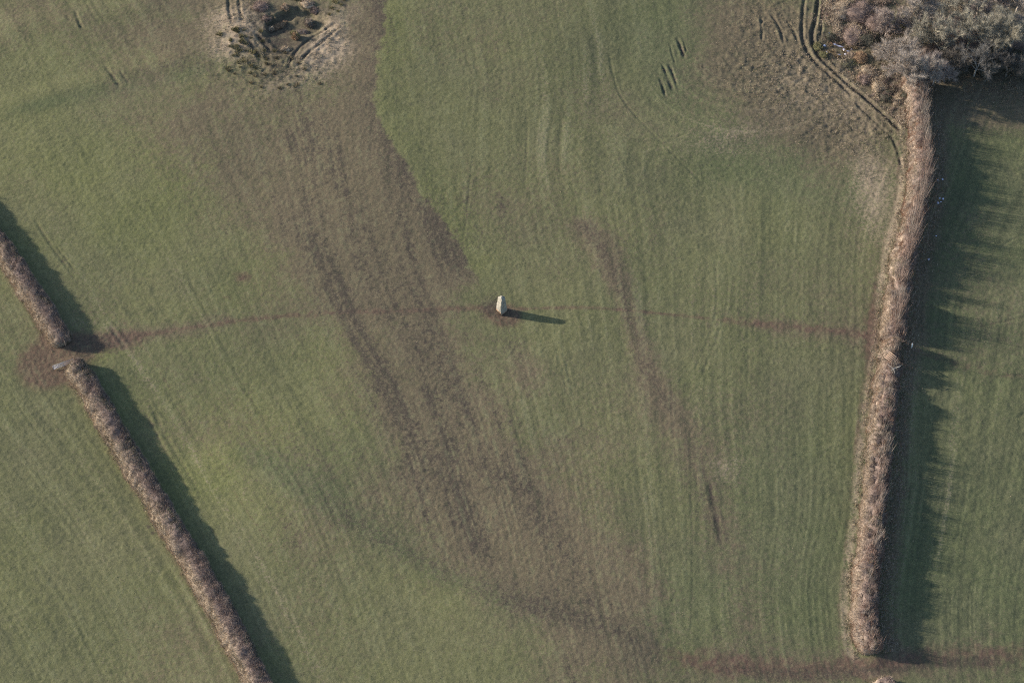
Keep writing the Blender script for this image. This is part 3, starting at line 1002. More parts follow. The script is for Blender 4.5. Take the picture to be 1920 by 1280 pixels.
# ------------------------------------------------------------------ metal field gate, open against the hedge end
def box(acc, p, q, wx, col=None):
    """square bar from p to q"""
    p, q = np.array(p, float), np.array(q, float)
    d = unit(q - p)
    ref = np.array([0, 0, 1.0]) if abs(d[2]) < 0.9 else np.array([1.0, 0, 0])
    a = unit(np.cross(d, ref)) * wx / 2
    b = unit(np.cross(d, a)) * wx / 2
    V = np.array([p - a - b, p + a - b, p + a + b, p - a + b, q - a - b, q + a - b, q + a + b, q - a + b])
    acc.add(V, [(0, 3, 2, 1), (4, 5, 6, 7), (0, 1, 5, 4), (1, 2, 6, 5), (2, 3, 7, 6), (3, 0, 4, 7)], col)


def bar(name, p, q, w, mat, parent):
    a = Acc()
    V, f = tube(np.linspace(p, q, 3), [w / 2] * 3, 8)
    a.add(V, f)
    return link(name, a.mesh(name, True), mat, parent)


M_GALV = plain('galvanised_steel', (0.27, 0.275, 0.32), 0.55, 0.2, 0.12, 6)
M_WOOD = plain('weathered_timber', (0.24, 0.17, 0.125), 0.85, 0, 0.35, 5, 0.01)
g0, g1 = gp(101.5, 695), gp(139, 682)
gl = math.hypot(g1[0] - g0[0], g1[1] - g0[1])
gz = float(hz(*g0)[0])
gate = empty('metal_gate', (g0[0], g0[1], gz), math.atan2(g1[1] - g0[1], g1[0] - g0[0]))
tag(gate, 'galvanised metal field gate standing open in the muddy gateway', 'gate')
for zz in (0.18, 0.33, 0.48, 0.64, 0.82, 1.01, 1.2):
    bar('bar', (0, 0, zz), (gl, 0, zz), 0.048 if zz < 1.2 else 0.06, M_GALV, gate)
for xx in (0.0, gl / 2, gl):
    bar('upright', (xx, -0.03 if xx == gl / 2 else 0, 0.16), (xx, -0.03 if xx == gl / 2 else 0, 1.24), 0.08, M_GALV, gate)
bar('brace', (0.1, 0.04, 0.2), (gl / 2, 0.04, 1.18), 0.06, M_GALV, gate)
bar('latch', (-0.14, 0, 0.9), (0.0, 0, 0.9), 0.05, M_GALV, gate)


def post(label, x, y, ht, r, mat, group=None, cat='gate post', name='gate_post', lean=(0, 0)):
    z = float(hz(x, y)[0])
    zs = np.array([-0.3, 0.0, 0.4, ht * 0.7, ht - 0.04, ht])
    path = np.stack([zs * lean[0], zs * lean[1], zs], -1)
    V, f = tube(path, np.array([1.05, 1.05, 1.0, 0.96, 0.93, 0.7]) * r, 10)
    V = np.vstack([V, [[path[-1, 0], path[-1, 1], ht + 0.02]]])
    e = 5 * 10
    f = [tuple(q) for q in f if len(set(q)) == 4][:50] + [(e + j, e + (j + 1) % 10, 60, 60) for j in range(10)]
    me = bpy.data.meshes.new(name)
    me.from_pydata([tuple(v) for v in V], [], [tuple(dict.fromkeys(q)) for q in [tuple(int(t) for t in q) for q in f]])
    me.update()
    o = link(name, me, mat, None, (x, y, z))
    tag(o, label, cat, group)
    return o


hx, hy = gp(141, 681)
post('timber post at the hinge end of the metal gate, half hidden in the hedge', hx, hy, 1.45, 0.10, M_WOOD)
cx_, cy_ = gp(124, 652)
post('timber post at the foot of the upper left hedge end, across the gateway', cx_, cy_, 1.3, 0.10, M_WOOD)

# ------------------------------------------------------------------ timber hurdle laid on the bank where the path meets the right hedge
hxy = gp(1667, 682)
hroot = empty('timber_hurdle', (hxy[0], hxy[1], float(hz(*hxy)[0]) + 1.75))
hroot.rotation_euler = (0, R(-28), 0)
tag(hroot, 'weathered slatted timber hurdle leaning in the gap of the right hedge by the path', 'hurdle')
M_SLAT = plain('pale_timber', (0.23, 0.165, 0.125), 0.85, 0, 0.3, 5, 0.01)
sd_ = unit(np.array([0.60, -0.80, 0.0]))
pd_ = np.array([0.80, 0.60, 0.0])
for i in range(5):
    c = pd_ * (i - 2) * 0.30
    a = Acc()
    box(a, c - sd_ * 0.95, c + sd_ * 0.95, 0.13)
    link('slat', a.mesh('slat'), M_SLAT, hroot)
for sgn in (-0.7, 0.7):
    a = Acc()
    box(a, sd_ * sgn - pd_ * 0.75 + np.array([0, 0, -0.11]), sd_ * sgn + pd_ * 0.75 + np.array([0, 0, -0.11]), 0.09)
    link('rail', a.mesh('rail'), M_WOOD, hroot)
M_WHITE = plain('white_paint', (0.80, 0.79, 0.74), 0.6, 0, 0.08)
wx_, wy_ = gp(1709, 650)
post('short white waymark post standing in the gap shade east of the right hedge', wx_, wy_, 1.15, 0.12, M_WHITE, None, 'post', 'waymark_post', (0.06, 0.0))

# ------------------------------------------------------------------ bare trees
def grow_tree(name, label, base, ht, rad, seed, tint, ntw=16, group=None, lean=(0, 0), limbs=7, pale=1.0):
    rng = np.random.default_rng(seed)
    x, y = base
    z = float(hz(x, y)[0])
    root = empty(name, (x, y, z - 0.05))
    tag(root, label, 'tree', group)
    tint = np.array(tint)
    trunk, limb = Acc(), Acc()
    tw = [[], [], [], [], []]
    fork = ht * rng.uniform(0.22, 0.32)
    path = np.array([(0, 0, 0), (lean[0] * 0.3 + rng.normal(0, .06), lean[1] * 0.3 + rng.normal(0, .06), fork * 0.5), (lean[0], lean[1], fork)])
    r0 = 0.017 * ht + 0.03
    V, f = tube(path, [r0 * 1.35, r0, r0 * 0.85], 8)
    barkc = tint * 0.95 * pale
    trunk.add(V, f, barkc)
    top = path[-1]

    def branch(p, d, L, r, lvl, acc):
        k = 4 if lvl == 1 else 3
        pts = [p]
        dd = d.copy()
        for i in range(k):
            dd = unit(dd + rng.normal(0, 0.20 if lvl == 1 else 0.28, 3) + np.array([0, 0, 0.05]))
            pts.append(pts[-1] + dd * L / k)
        pts = np.array(pts)
        V, f = tube(pts, np.linspace(r, r * 0.35, k + 1), 5 if lvl == 1 else 4)
        acc.add(V, f, barkc * (1.0 if lvl == 1 else rng.uniform(0.8, 1.1)))
        return pts

    def child_dir(d, spread):
        v = unit(np.cross(d, rng.normal(size=3)))
        return unit(d * math.cos(spread) + v * math.sin(spread) + np.array([0, 0, 0.12]))

    az0 = rng.uniform(0, 6.28)
    for i in range(limbs):
        az = az0 + i * 2 * math.pi / limbs + rng.normal(0, 0.25)
        el = rng.uniform(0.45, 1.25) if i else 1.45
        d = np.array([math.cos(az) * math.cos(el), math.sin(az) * math.cos(el), math.sin(el)])
        reach = rad / max(math.cos(el), rad / (ht - fork)) * rng.uniform(0.62, 0.8)
        acc1 = Acc()
        pts1 = branch(top - np.array([0, 0, rng.uniform(0, 0.3) * fork]), d, reach, r0 * 0.55, 1, acc1)
        for j in range(6):
            t = rng.uniform(0.3, 1.0)
            q = t * (len(pts1) - 1)
            a = int(min(q, len(pts1) - 2))
            p = pts1[a] + (pts1[a + 1] - pts1[a]) * (q - a)
            d2 = child_dir(unit(pts1[a + 1] - pts1[a]), rng.uniform(0.4, 0.95))
            pts2 = branch(p, d2, reach * rng.uniform(0.35, 0.6), r0 * 0.24, 2, acc1)
            for m in range(5):
                q = rng.uniform(0.35, 1.0) * (len(pts2) - 1)
                a = int(min(q, len(pts2) - 2))
                p3 = pts2[a] + (pts2[a + 1] - pts2[a]) * (q - a)
                d3 = child_dir(unit(pts2[a + 1] - pts2[a]), rng.uniform(0.4, 1.0))
                L3 = reach * rng.uniform(0.18, 0.40)
                pe = p3 + d3 * L3
                tw[0].append(p3[None]); tw[1].append(d3[None]); tw[2].append([L3]); tw[3].append([0.06]); tw[4].append((tint * rng.uniform(0.8, 1.2))[None])
                tt = rng.uniform(0.15, 1.0, ntw)
                P = p3 + d3 * (L3 * tt)[:, None]
                D = unit(d3 * 0.75 + rng.normal(size=(ntw, 3)) * 0.42 + np.array([0, 0, 0.25]))
                tw[0].append(P); tw[1].append(D); tw[2].append(rng.uniform(0.45, 1.25, ntw) * (0.6 + 0.06 * ht))
                tw[3].append(rng.uniform(0.016, 0.030, ntw)); tw[4].append(tint * rng.uniform(0.75, 1.3, (ntw, 1)))
        link('limb', acc1.mesh('limb', True), M_BARK, root)
    link('trunk', trunk.mesh('trunk', True), M_BARK, root)
    V, Fa, Cc = blades(np.concatenate(tw[0]), np.concatenate(tw[1]), np.concatenate([np.asarray(t, float) for t in tw[2]]),
                       np.concatenate([np.asarray(t, float) for t in tw[3]]), np.concatenate(tw[4]), rng)
    link('crown', mesh_np('crown', V, Fa, Cc), M_TWIG, root)
    return root


GB = (0.30, 0.262, 0.232)
GG = (0.295, 0.27, 0.215)
PB = (0.29, 0.24, 0.215)
PALE = (0.30, 0.28, 0.25)
for label, px, py, ht, rad, tint, ntw, pale in (
        ('big rounded grey twiggy tree at the top of the right hedge, foremost of the wood', 1703, 172, 9.0, 6.6, GB, 36, 1.0),
        ('bare tree with purplish twigs overhanging the shaded field at the corner of the wood', 1748, 158, 6.8, 4.2, PB, 24, 1.5),
        ('bare tree with pale crooked limbs just behind the foremost grey tree', 1682, 122, 7.6, 4.6, GB, 18, 1.5),
        ('pale-limbed bare tree standing out against the dark shade on the wood edge', 1826, 142, 7.6, 4.4, (0.15, 0.14, 0.13), 8, 1.9),
        ('tall thin olive-grey tree at the top edge of the photo, third from the right', 1745, 88, 9.0, 4.6, GG, 22, 1.8),
        ('wide hazy olive-grey tree filling the top right corner', 1884, 100, 10.5, 7.0, GG, 30, 1.2),
        ('hazy greenish-grey bare tree left of the top right corner tree', 1812, 92, 9.5, 5.6, GG, 26, 1.2),
        ('brownish bare tree at the top edge between the scrub and the olive trees', 1660, 66, 7.0, 4.6, PB, 20, 1.0),
        ('bare tree mostly cut off by the top edge at the far right', 1935, 70, 10.0, 6.0, GB, 22, 1.2),
        ('dark-stemmed bare tree in the shade right of the pale-limbed one', 1886, 142, 6.2, 4.2, (0.12, 0.11, 0.10), 16, 1.2),
        ('slender bare sapling at the shaded corner, right of the foremost grey tree', 1786, 136, 5.4, 3.2, (0.13, 0.115, 0.10), 14, 1.6),
        ('bare tree cropped by the top edge above the purplish scrub', 1712, 60, 9.0, 5.2, GB, 22, 1.3),
        ('grey bare tree whose lower crown just enters the top edge, above the olive trees', 1765, 28, 10.0, 5.6, GG, 20, 1.2),
        ('pinkish-grey bare tree cut by the top edge, left of the corner', 1830, 34, 10.0, 6.0, PB, 20, 1.2),
        ('grey bare tree cut by the very top right corner', 1905, 24, 10.5, 6.4, GB, 20, 1.2)):
    grow_tree('bare_tree', label, gp(px, py), ht, rad * 1.08, int(px * 3 + py), tint, int(ntw * 4.5), None, (0.2, -0.1), 7, pale)

# ------------------------------------------------------------------ scrub, bushes, rushes
def bush(name, label, px, py, r, ht, cols, n, seed, core=True, group=None, cat='bush', elong=1.0, rot=0.0):
    rng = np.random.default_rng(seed)
    x, y = gp(px, py)
    z = float(hz(x, y)[0])
    root = empty(name, (x, y, z - 0.05), rot)
    tag(root, label, cat, group)
    cols = [np.array(c) for c in cols]
    # surface direction samples over the upper half
    u = rng.normal(size=(n, 3))
    u[:, 2] = np.abs(u[:, 2]) * 0.9
    u = unit(u)
    lump = 0.75 + 1.0 * (fbm(u[:, 0] * 2.2 + seed, u[:, 1] * 2.2 + u[:, 2] * 1.3, seed, 3) - 0.2)
    sc = np.array([r * elong, r, ht * 0.85])
    rr = lump * rng.uniform(0.45, 1.0, n) ** 0.5
    P = u * sc * rr[:, None] * 0.9
    D = u * 0.6 + np.array([0, 0, 0.5]) + rng.normal(size=(n, 3)) * 0.4
    patch = fbm(u[:, 0] * 1.6 + 3, u[:, 1] * 1.6 + u[:, 2], seed + 2, 2)
    ci = np.clip((patch - 0.3) / 0.4 * len(cols) + rng.normal(0, 0.5, n), 0, len(cols) - 1e-3).astype(int)
    C = np.array(cols)[ci] * rng.uniform(0.7, 1.3, (n, 1))
    V, Fa, Cc = blades(P, D, rng.uniform(0.18, 0.42, n) * (0.55 + 0.35 * ht), rng.uniform(0.025, 0.055, n), C, rng)
    tag(link('twigs', mesh_np('twigs', V, Fa, Cc), M_TWIG, root))
    acc = Acc()
    for i in range(6):
        a = i * 1.05 + rng.uniform(0, 0.6)
        p1 = np.array([math.cos(a) * r * elong * 0.25, math.sin(a) * r * 0.25, ht * 0.3])
        p2 = np.array([math.cos(a) * r * elong * 0.6, math.sin(a) * r * 0.6, ht * 0.62])
        Vt, ft = tube(np.array([[0, 0, -0.1], p1, p2]), [0.05, 0.04, 0.015], 4)
        acc.add(Vt, ft, cols[0] * 0.8)
    link('stems', acc.mesh('stems'), M_BARK, root)
    if core:
        na, nb = 14, 7
        A2, B2 = np.meshgrid(np.linspace(0, 2 * math.pi, na, endpoint=False), np.linspace(0, math.pi / 2, nb), indexing='ij')
        d = np.stack([np.cos(A2) * np.cos(B2), np.sin(A2) * np.cos(B2), np.sin(B2)], -1).reshape(-1, 3)
        lp = 0.75 + 1.0 * (fbm(d[:, 0] * 2.2 + seed, d[:, 1] * 2.2 + d[:, 2] * 1.3, seed, 3) - 0.2)
        Vc = d * sc * lp[:, None] * 0.74
        ii = np.arange(na * nb).reshape(na, nb)
        jj = np.roll(ii, -1, 0)
        q = np.stack([ii[:, :-1], jj[:, :-1], jj[:, 1:], ii[:, 1:]], -1).reshape(-1, 4)
        link('inner_growth', mesh_np('inner_growth', Vc, q, np.tile(cols[0] * 0.7, (len(Vc), 1)), True), M_TWIG, root)
    return root


BRAM = [(0.22, 0.162, 0.138), (0.25, 0.185, 0.15), (0.19, 0.148, 0.13)]
STR = [(0.40, 0.315, 0.225), (0.31, 0.24, 0.175), (0.24, 0.185, 0.14)]
DRK = [(0.085, 0.08, 0.06), (0.13, 0.105, 0.085), (0.06, 0.065, 0.04)]
OLV = [(0.16, 0.15, 0.075), (0.20, 0.17, 0.09), (0.12, 0.12, 0.06)]
RST = [(0.29, 0.195, 0.125), (0.24, 0.165, 0.11), (0.32, 0.23, 0.15)]
for i, (lab, px, py, r, ht, cols, n, el) in enumerate((
        ('straw and purple scrub bush at the top edge beside the wheel ruts', 1575, 18, 2.6, 1.6, STR + BRAM[:1], 2600, 1.2),
        ('purplish bramble thicket cut by the top edge, second from the wheel ruts', 1612, 22, 3.0, 2.2, BRAM, 3200, 1.1),
        ('pinkish bramble mound just above the pale puddles', 1600, 62, 2.6, 1.8, BRAM + STR[1:2], 2800, 1.2),
        ('dark bramble bush right of the pale puddles', 1628, 72, 2.4, 1.7, DRK + BRAM[:1], 2400, 1.0),
        ('dark purple thicket between the scrub and the bare trees at the top', 1648, 44, 2.8, 2.4, BRAM + DRK[:1], 3000, 1.0),
        ('low dark bush at the left rim of the pale puddles', 1558, 66, 1.3, 0.8, DRK, 1000, 1.0),
        ('small olive tussocky bush between the two wheel ruts', 1534, 84, 0.9, 0.6, OLV, 800, 1.2),
        ('second olive bush between the ruts, nearer the puddles', 1545, 100, 0.8, 0.55, OLV, 700, 1.2),
        ('pinkish straw bush at the left foot of the big grey tree', 1614, 106, 1.5, 1.2, RST, 1500, 0.8),
        ('low dark green bramble patch below the pale puddles', 1592, 118, 1.4, 0.7, DRK + OLV[:1], 1100, 1.3),
        ('pale straw bush under the left side of the big grey tree', 1628, 132, 1.5, 1.1, STR, 1500, 1.0),
        ('reddish-purple bramble clump below the pale straw bush', 1622, 148, 1.4, 1.0, BRAM + RST[:1], 1300, 1.2),
        ('straw bramble clump on the slope above the ruts, below the big tree', 1648, 162, 1.6, 1.1, STR + BRAM[:1], 1500, 1.0),
        ('dark twiggy bush at the foot of the big grey tree', 1662, 180, 1.4, 1.1, DRK + BRAM[:1], 1300, 1.0),
        ('straw-coloured bush where the right hedge begins', 1684, 186, 1.6, 1.4, STR, 1700, 0.9),
        ('dark bush in the hedge top just below the big grey tree', 1702, 182, 1.7, 1.6, DRK + BRAM[:1], 1700, 0.9),
        ('dark bush added to deepen the shade on the wood edge, left of the pale limbs', 1792, 120, 3.0, 2.2, DRK, 2600, 1.2),  # this and the next two: dark colours added to deepen shade
        ('dark bush added to deepen the shade right of the pale limbs', 1856, 120, 3.4, 2.4, DRK, 3000, 1.4),
        ('dark bush added to deepen the shade at the right edge', 1912, 122, 3.4, 2.4, DRK, 3000, 1.3),
        ('dark ivy-green bush at the inner corner of wood and hedge', 1770, 140, 1.8, 1.5, DRK, 1600, 1.0),
        ('low olive bush at the top of the wood between bare trees', 1682, 36, 2.2, 2.0, OLV + DRK[:1], 2000, 1.0),
        ('brown undergrowth thicket in the middle of the wood', 1742, 112, 3.6, 2.4, BRAM + DRK[:1], 3200, 1.3),
        ('brown undergrowth thicket at the top of the wood', 1790, 62, 4.5, 2.6, BRAM + DRK[:1], 3600, 1.4),
        ('brown undergrowth thicket near the top right corner', 1880, 60, 5.0, 2.6, BRAM + DRK[:1], 3600, 1.5),
        )):
    bush('scrub_bush', lab, px, py, r * 1.15, ht * 0.85, cols, int(n * 1.5), 100 + i, True, None, 'bush', el, i * 0.8)

for i, (lab, px, py, r, ht, cols, n, el, rot) in enumerate((
        ('pinkish brown bramble heap on the lip of the old pit', 488, 18, 1.9, 0.9, BRAM + STR[:1], 1600, 0.9, 0.0),
        ('long rust-coloured bush lying across the pit floor', 523, 46, 0.75, 0.8, RST, 1300, 2.3, 0.7),
        ('small straw bush at the lower left end of the rust-coloured bush', 507, 54, 0.7, 0.6, STR, 700, 1.2, 0.5),
        ('tan bush near the top of the pit floor', 535, 18, 0.9, 0.9, STR[1:] + RST[:1], 900, 0.9, 0.3),
        ('rounded pale pinkish bush at the right of the pit with a long shadow', 580, 44, 1.0, 1.7, [(0.26, 0.21, 0.17), (0.22, 0.18, 0.14)], 1600, 0.9, 0.0),
        ('pink straw bush at the upper right of the pit', 577, 12, 1.2, 0.9, STR + BRAM[:1], 1100, 1.4, -0.2),
        ('brown bush behind the pale rounded bush in the pit', 590, 22, 0.9, 1.0, BRAM, 900, 1.0, 0.0),
        ('upright tawny bush at the lower right of the pit floor', 555, 74, 0.75, 1.4, RST + OLV[:1], 1100, 0.9, 0.0),
        ('olive bush touching the upright tawny bush', 550, 62, 0.6, 0.7, OLV, 600, 1.0, 0.0),
        ('flat twiggy grey brush heap on the pit slope', 567, 60, 0.9, 0.5, [(0.24, 0.2, 0.17), (0.2, 0.15, 0.12)], 900, 1.3, -0.2),
        ('pair of small pale bushes at the lower rim of the pit', 536, 95, 0.7, 0.6, STR + [(0.2, 0.19, 0.16)], 800, 1.5, 0.1),
        ('bramble clump on the dark western bank of the pit', 500, 40, 1.0, 0.7, BRAM + DRK[:1], 1000, 0.9, 0.9),
        ('dark rushy bush at the top edge above the pit', 562, -2, 1.2, 0.9, DRK + OLV[:1], 1000, 1.3, 0.0))):
    bush('pit_bush', lab, px, py, r * 1.1, ht, cols, int(n * 1.5), 200 + i, True, None, 'bush', el, rot)


def rush_mesh(seed, cols):
    rng = np.random.default_rng(seed)
    n = 110
    a = rng.uniform(0, 2 * math.pi, n)
    rr = 0.32 * np.sqrt(rng.random(n))
    P = np.stack([np.cos(a) * rr, np.sin(a) * rr, np.full(n, -0.03)], -1)
    D = np.stack([np.cos(a) * rr * 1.9, np.sin(a) * rr * 1.9, np.ones(n)], -1) + rng.normal(0, 0.2, (n, 3))
    C = np.array(cols)[rng.integers(0, len(cols), n)] * rng.uniform(0.7, 1.3, (n, 1))
    V, Fa, Cc = blades(P, D, rng.uniform(0.35, 0.75, n), rng.uniform(0.025, 0.05, n), C, rng)
    return mesh_np('rush_tussock', V, Fa, Cc)


def tussocks(label, group, pts, cols, seed, smin=0.7, smax=1.35, name='rush_tussock'):
    rng = np.random.default_rng(seed)
    meshes = [rush_mesh(seed + i, cols) for i in range(5)]
    for i, (px, py) in enumerate(pts):
        x, y = gp(px, py)
        o = link(name, meshes[i % 5], M_GRASS, None, (x, y, float(hz(x, y)[0])))
        o.rotation_euler = (0, 0, rng.uniform(0, 6.28))
        s = rng.uniform(smin, smax)
        o.scale = (s * rng.uniform(0.9, 1.5), s, s * rng.uniform(0.8, 1.15))
        tag(o, label, 'rushes', group)


rs = np.random.default_rng(77)
wet = []
for cx, cy, sx, sy, k in ((445, 82, 17, 11, 18), (470, 100, 26, 11, 16), (442, 64, 12, 7, 8), (478, 122, 24, 7, 8)):
    wet += [(cx + rs.normal(0, sx), cy + rs.normal(0, sy)) for _ in range(k)]
tussocks('dark green rush tussock in the wet ground left of the pit', 'rush tussocks left of the pit', wet, [(0.15, 0.14, 0.07), (0.22, 0.18, 0.10), (0.09, 0.09, 0.05)], 300, 0.6, 1.25)
dry = [(471, 158), (490, 166), (497, 143), (478, 146), (540, 162), (559, 161), (556, 146), (571, 134), (560, 122), (525, 168), (430, 135), (440, 141), (600, 160), (520, 112), (545, 112), (505, 125), (535, 102), (553, 165), (500, 112), (515, 140)]
tussocks('small brown rush tussock on the dry grass below the pit', 'brown tussocks below the pit', dry, [(0.20, 0.16, 0.10), (0.13, 0.11, 0.07)], 320, 0.6, 1.1)
top = [(628, 8), (640, 14), (634, 26), (622, 20), (645, 4), (618, 32), (632, 2)]
tussocks('olive rush tussock right of the pit near the top edge', 'olive tussocks right of the pit', top, [(0.13, 0.12, 0.06), (0.19, 0.16, 0.08)], 330, 0.7, 1.2)
ring = [(1556, 78), (1562, 92), (1575, 76), (1584, 92), (1590, 84), (1568, 100), (1580, 104), (1600, 96), (1553, 94), (1566, 70), (1586, 74), (1602, 86)]
tussocks('straw-coloured tussock standing among the pale puddles', 'tussocks among the icy puddles', ring, [(0.26, 0.2, 0.12), (0.2, 0.14, 0.09)], 340, 0.8, 1.3)

# dead limb in the right hedge
def dead_limb():
    x, y = gp(1674, 708)
    z = float(hz(x, y)[0])
    rng = np.random.default_rng(9)
    acc = Acc()
    main = np.array([(0, 0, 0), (0.1, 0.15, 0.9), (-0.15, 0.3, 1.7), (0.2, 0.2, 2.3)])
    V, f = tube(main, [0.10, 0.09, 0.07, 0.03], 6)
    acc.add(V, f, (0.42, 0.40, 0.37))
    for k in range(9):
        p = main[rng.integers(1, 4)]
        d = unit(np.array([rng.normal(0, 0.8), rng.normal(0, 0.6), rng.uniform(-0.1, 0.8)]))
        L = rng.uniform(0.6, 1.3)
        pts = np.array([p, p + d * L * 0.5 + rng.normal(0, 0.08, 3), p + d * L + rng.normal(0, 0.15, 3)])
        V, f = tube(pts, [0.05, 0.035, 0.012], 5)
        acc.add(V, f, (0.40, 0.38, 0.35))
    o = link('dead_tree', acc.mesh('dead_tree', True), M_BARK, None, (x, y, z))
    tag(o, 'pale dead leafless stump with crooked limbs in the right hedge below the hurdle', 'dead tree')


dead_limb()

# ------------------------------------------------------------------ puddles
M_PUDDLE, nt, b = new_mat('sky_tinted_water', 0.12, 0.6)
h = NT(nt)
h.lk(h.mix(h.rng(h.noise(3.0, 4), 0.35, 0.65), (0.30, 0.32, 0.46), (0.62, 0.64, 0.80)), b.inputs['Base Color'])  # pale blue of the reflected sky put into the base colour


def puddle(px, py, rx, ry, rot, seed, group, label):
    rng = np.random.default_rng(seed)
    x, y = gp(px, py)
    n = 26
    a = np.arange(n) * 2 * math.pi / n
    r = 0.55 + 0.9 * fbm(np.cos(a) * 1.4 + seed, np.sin(a) * 1.4, seed, 3)
    cx, cy = np.cos(a) * r * rx, np.sin(a) * r * ry
    zt = float(np.max(hz(x + cx * 0.6, y + cy * 0.6))) + 0.02
    V = [(0, 0, 0)] + [(u, v, 0) for u, v in zip(cx, cy)] + [(u * 1.05, v * 1.05, -0.35) for u, v in zip(cx, cy)]
    f = [(0, 1 + i, 1 + (i + 1) % n) for i in range(n)]
    for i in range(n):
        a0, b0 = 1 + i, 1 + (i + 1) % n
        f += [(a0, a0 + n, b0 + n), (a0, b0 + n, b0)]
    o = link('puddle_patch', mesh_np('puddle_patch', np.array(V), np.array(f)), M_PUDDLE, None, (x, y, zt))
    o.rotation_euler = (0, 0, rot)
    tag(o, label, 'ice', group)


for i, (px, py, rx, ry, rot) in enumerate(((1567, 77, 0.42, 0.28, -0.3), (1577, 81, 0.6, 0.16, -0.35), (1584, 88, 0.26, 0.35, 0), (1590, 91, 0.4, 0.14, -0.2), (1555, 59, 0.3, 0.22, 0), (1547, 80, 0.3, 0.26, 0), (1551, 93, 0.16, 0.3, 0.5), (1586, 97, 0.22, 0.22, 0), (1598, 87, 0.2, 0.2, 0), (1574, 98, 0.4, 0.12, 0), (1593, 77, 0.24, 0.12, 0.3), (1562, 64, 0.25, 0.1, 0.1))):
    lab = ('bright bluish sky-tinted puddle at the upper end of the long narrow one', 'long narrow bluish-white sky-tinted puddle, largest beside the wheel ruts',
           'sky-tinted puddle just below the right end of the long narrow one', 'flat sky-tinted puddle, lower right of the long narrow one',
           'small sky-tinted puddle nearest the top, at the rim of the dark bush', 'small sky-tinted puddle closest to the inner wheel rut',
           'upright sliver of water by the rut, left of the olive bush', 'round sky-tinted puddle lowest on the right side of the puddles',
           'round sky-tinted puddle farthest right, towards the bare trees', 'thin flat sliver of water lowest of the puddles',
           'short sliver of water above the right-hand puddles', 'thin sliver of water between the top patch and the long puddle')[i]
    puddle(px, py, rx, ry, rot, 400 + i, 'pale puddles beside the scrub', lab)
for i, (px, py, r) in enumerate(((1758, 338, 0.16), (1767, 336, 0.18), (1762, 372, 0.16), (1768, 373, 0.2), (1759, 381, 0.22), (1755, 443, 0.12), (1741, 487, 0.18), (1764, 379, 0.12))):
    puddle(px, py, r, r, 0, 430 + i, 'pale specks in the shade of the right hedge', 'small bluish-white puddle in the shaded ditch east of the right hedge')

# ------------------------------------------------------------------ rough grass (uncountable)
def rough_grass():
    rng = np.random.default_rng(55)
    n = 1300000
    # candidates over the surveyed area
    x, y = rng.uniform(-100, 100, n), rng.uniform(-70, 90, n)
    i = np.clip(np.searchsorted(xs, x), 0, NX - 1)
    j = np.clip(np.searchsorted(ys, y), 0, NY - 1)
    st, rg, br = CH['st'][j, i], rough[j, i], CH['br'][j, i]
    cl = fbm(x * 0.9, y * 0.9, 4, 3)
    p = np.clip(0.02 + 0.45 * sstep(0.3, 0.9, st) + 0.75 * rg ** 1.5, 0, 1) * sstep(0.44, 0.56, cl)
    keep = (rng.random(n) < p) & (CH['rd'][j, i] < 0.5)
    x, y, st, rg, br = x[keep], y[keep], st[keep], rg[keep], br[keep]
    n = len(x)
    w = np.stack([0.2 + 2.4 * st + 0.5 * rg, 0.3 + 1.0 * rg + 0.5 * br, 0.8 + 0 * st, 0.8 * (1 - rg)], 1)
    col = pick(w, [STRAW * 0.62, TAN * 0.72, OLIVE * 0.9, GRASSC], n, rng, 0.3)
    P = np.stack([x, y, hz(x, y) - 0.02], -1)
    D = np.stack([np.zeros(n), np.zeros(n), np.ones(n)], -1) + rng.normal(0, 0.45, (n, 3))
    D[:, 2] = np.abs(D[:, 2])
    L = rng.uniform(0.10, 0.26, n) * (1 + 1.5 * np.clip(rg + 0.3 * st, 0, 1))
    V, Fa, Cc = blades(P, D, L, rng.uniform(0.04, 0.08, n), col, rng)
    tag(link('rough_grass', mesh_np('rough_grass', V, Fa, Cc), M_GRASS), 'rough tufts of dry and green grass scattered over the pasture', 'grass', None, 'stuff')


rough_grass()


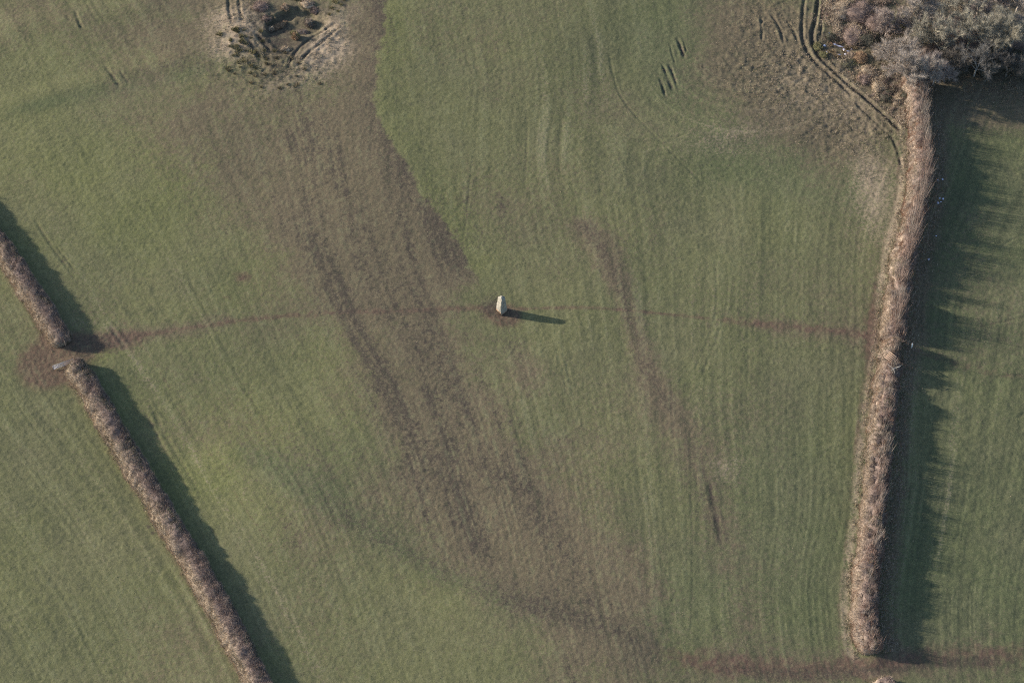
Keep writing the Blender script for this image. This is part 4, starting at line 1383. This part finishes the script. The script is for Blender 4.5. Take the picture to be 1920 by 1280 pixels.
def bramble_scrub():
    rng = np.random.default_rng(56)
    P, C, Ls = [], [], []
    for px, py, rx, ry, n, hgt in ((1585, 20, 5, 4, 7000, 0.9), (1625, 40, 5, 5, 7000, 0.9), (1600, 70, 4, 3, 3500, 0.6), (1640, 95, 5, 4, 6000, 0.7), (1615, 125, 3, 3, 3000, 0.45),
                                   (1640, 150, 3, 3, 3500, 0.5), (1665, 172, 3, 3, 3500, 0.6), (1690, 200, 2.4, 3, 2500, 0.6), (1690, 130, 5, 5, 5000, 0.8), (1562, 8, 1.3, 3, 2600, -0.5), (1568, 45, 1.3, 2.2, 2000, -0.5), (1606, 104, 1.6, 1.6, 1800, -0.5), (1618, 122, 1.6, 1.6, 1800, -0.5), (1636, 146, 1.6, 1.8, 2000, -0.5), (1654, 168, 1.6, 1.8, 2000, -0.5), (1672, 190, 1.6, 2.0, 2200, -0.5), (1688, 212, 1.4, 2.4, 2000, -0.5), (1660, 10, 6, 5, 6000, 0.9),
                                   (1720, 60, 8, 7, 3000, 0.5), (1800, 20, 12, 6, 6000, 0.5), (1890, 20, 12, 8, 6000, 0.5), (1830, 112, 12, 2.5, 3000, 0.6), (1555, 30, 1.6, 4, 2000, 0.5)):
        c = gp(px, py)
        x, y = c[0] + rng.normal(0, rx * 0.6, n), c[1] + rng.normal(0, ry * 0.6, n)
        cl = fbm(x * 0.55, y * 0.55, 2, 3)
        k = (cl > 0.43) & (chan('dk', x, y) < 0.75)
        x, y, cl = x[k], y[k], cl[k]
        z = hz(x, y)
        straw_ = hgt < 0
        hgt = abs(hgt)
        lift = hgt * sstep(0.43, 0.7, cl) * rng.random(len(x))
        P.append(np.stack([x, y, z + lift], -1))
        pt = fbm(x * 0.3, y * 0.3, 5, 3)
        wts = np.stack([3 * sstep(0.55, 0.42, pt), 2 * sstep(0.6, 0.42, pt) + 0.3, 0.3 + 3 * sstep(0.45, 0.6, pt), 0.2 + 0 * pt, 1.0 * sstep(0.55, 0.65, pt)], 1)
        if straw_:
            wts = wts * np.array([0.2, 0.2, 0.25, 0.0, 0.1]) + np.array([2.0, 1.4, 0.2, 0.0, 0.0])
        C.append(pick(wts, [STRAW * 0.95, TAN, TWIG * 0.9, RUST, DARKG * 1.6], len(x), rng, 0.25))
        Ls.append(rng.uniform(0.25, 0.6, len(x)))
    P, C, L = np.concatenate(P), np.concatenate(C), np.concatenate(Ls)
    D = rng.normal(0, 0.55, P.shape) + np.array([0, 0, 0.75])
    V, Fa, Cc = blades(P, D, L, rng.uniform(0.03, 0.06, len(P)), C, rng)
    tag(link('bramble_scrub', mesh_np('bramble_scrub', V, Fa, Cc), M_TWIG), 'tangle of dead brambles and straw grass filling the ground around the wood', 'brambles', None, 'stuff')


bramble_scrub()
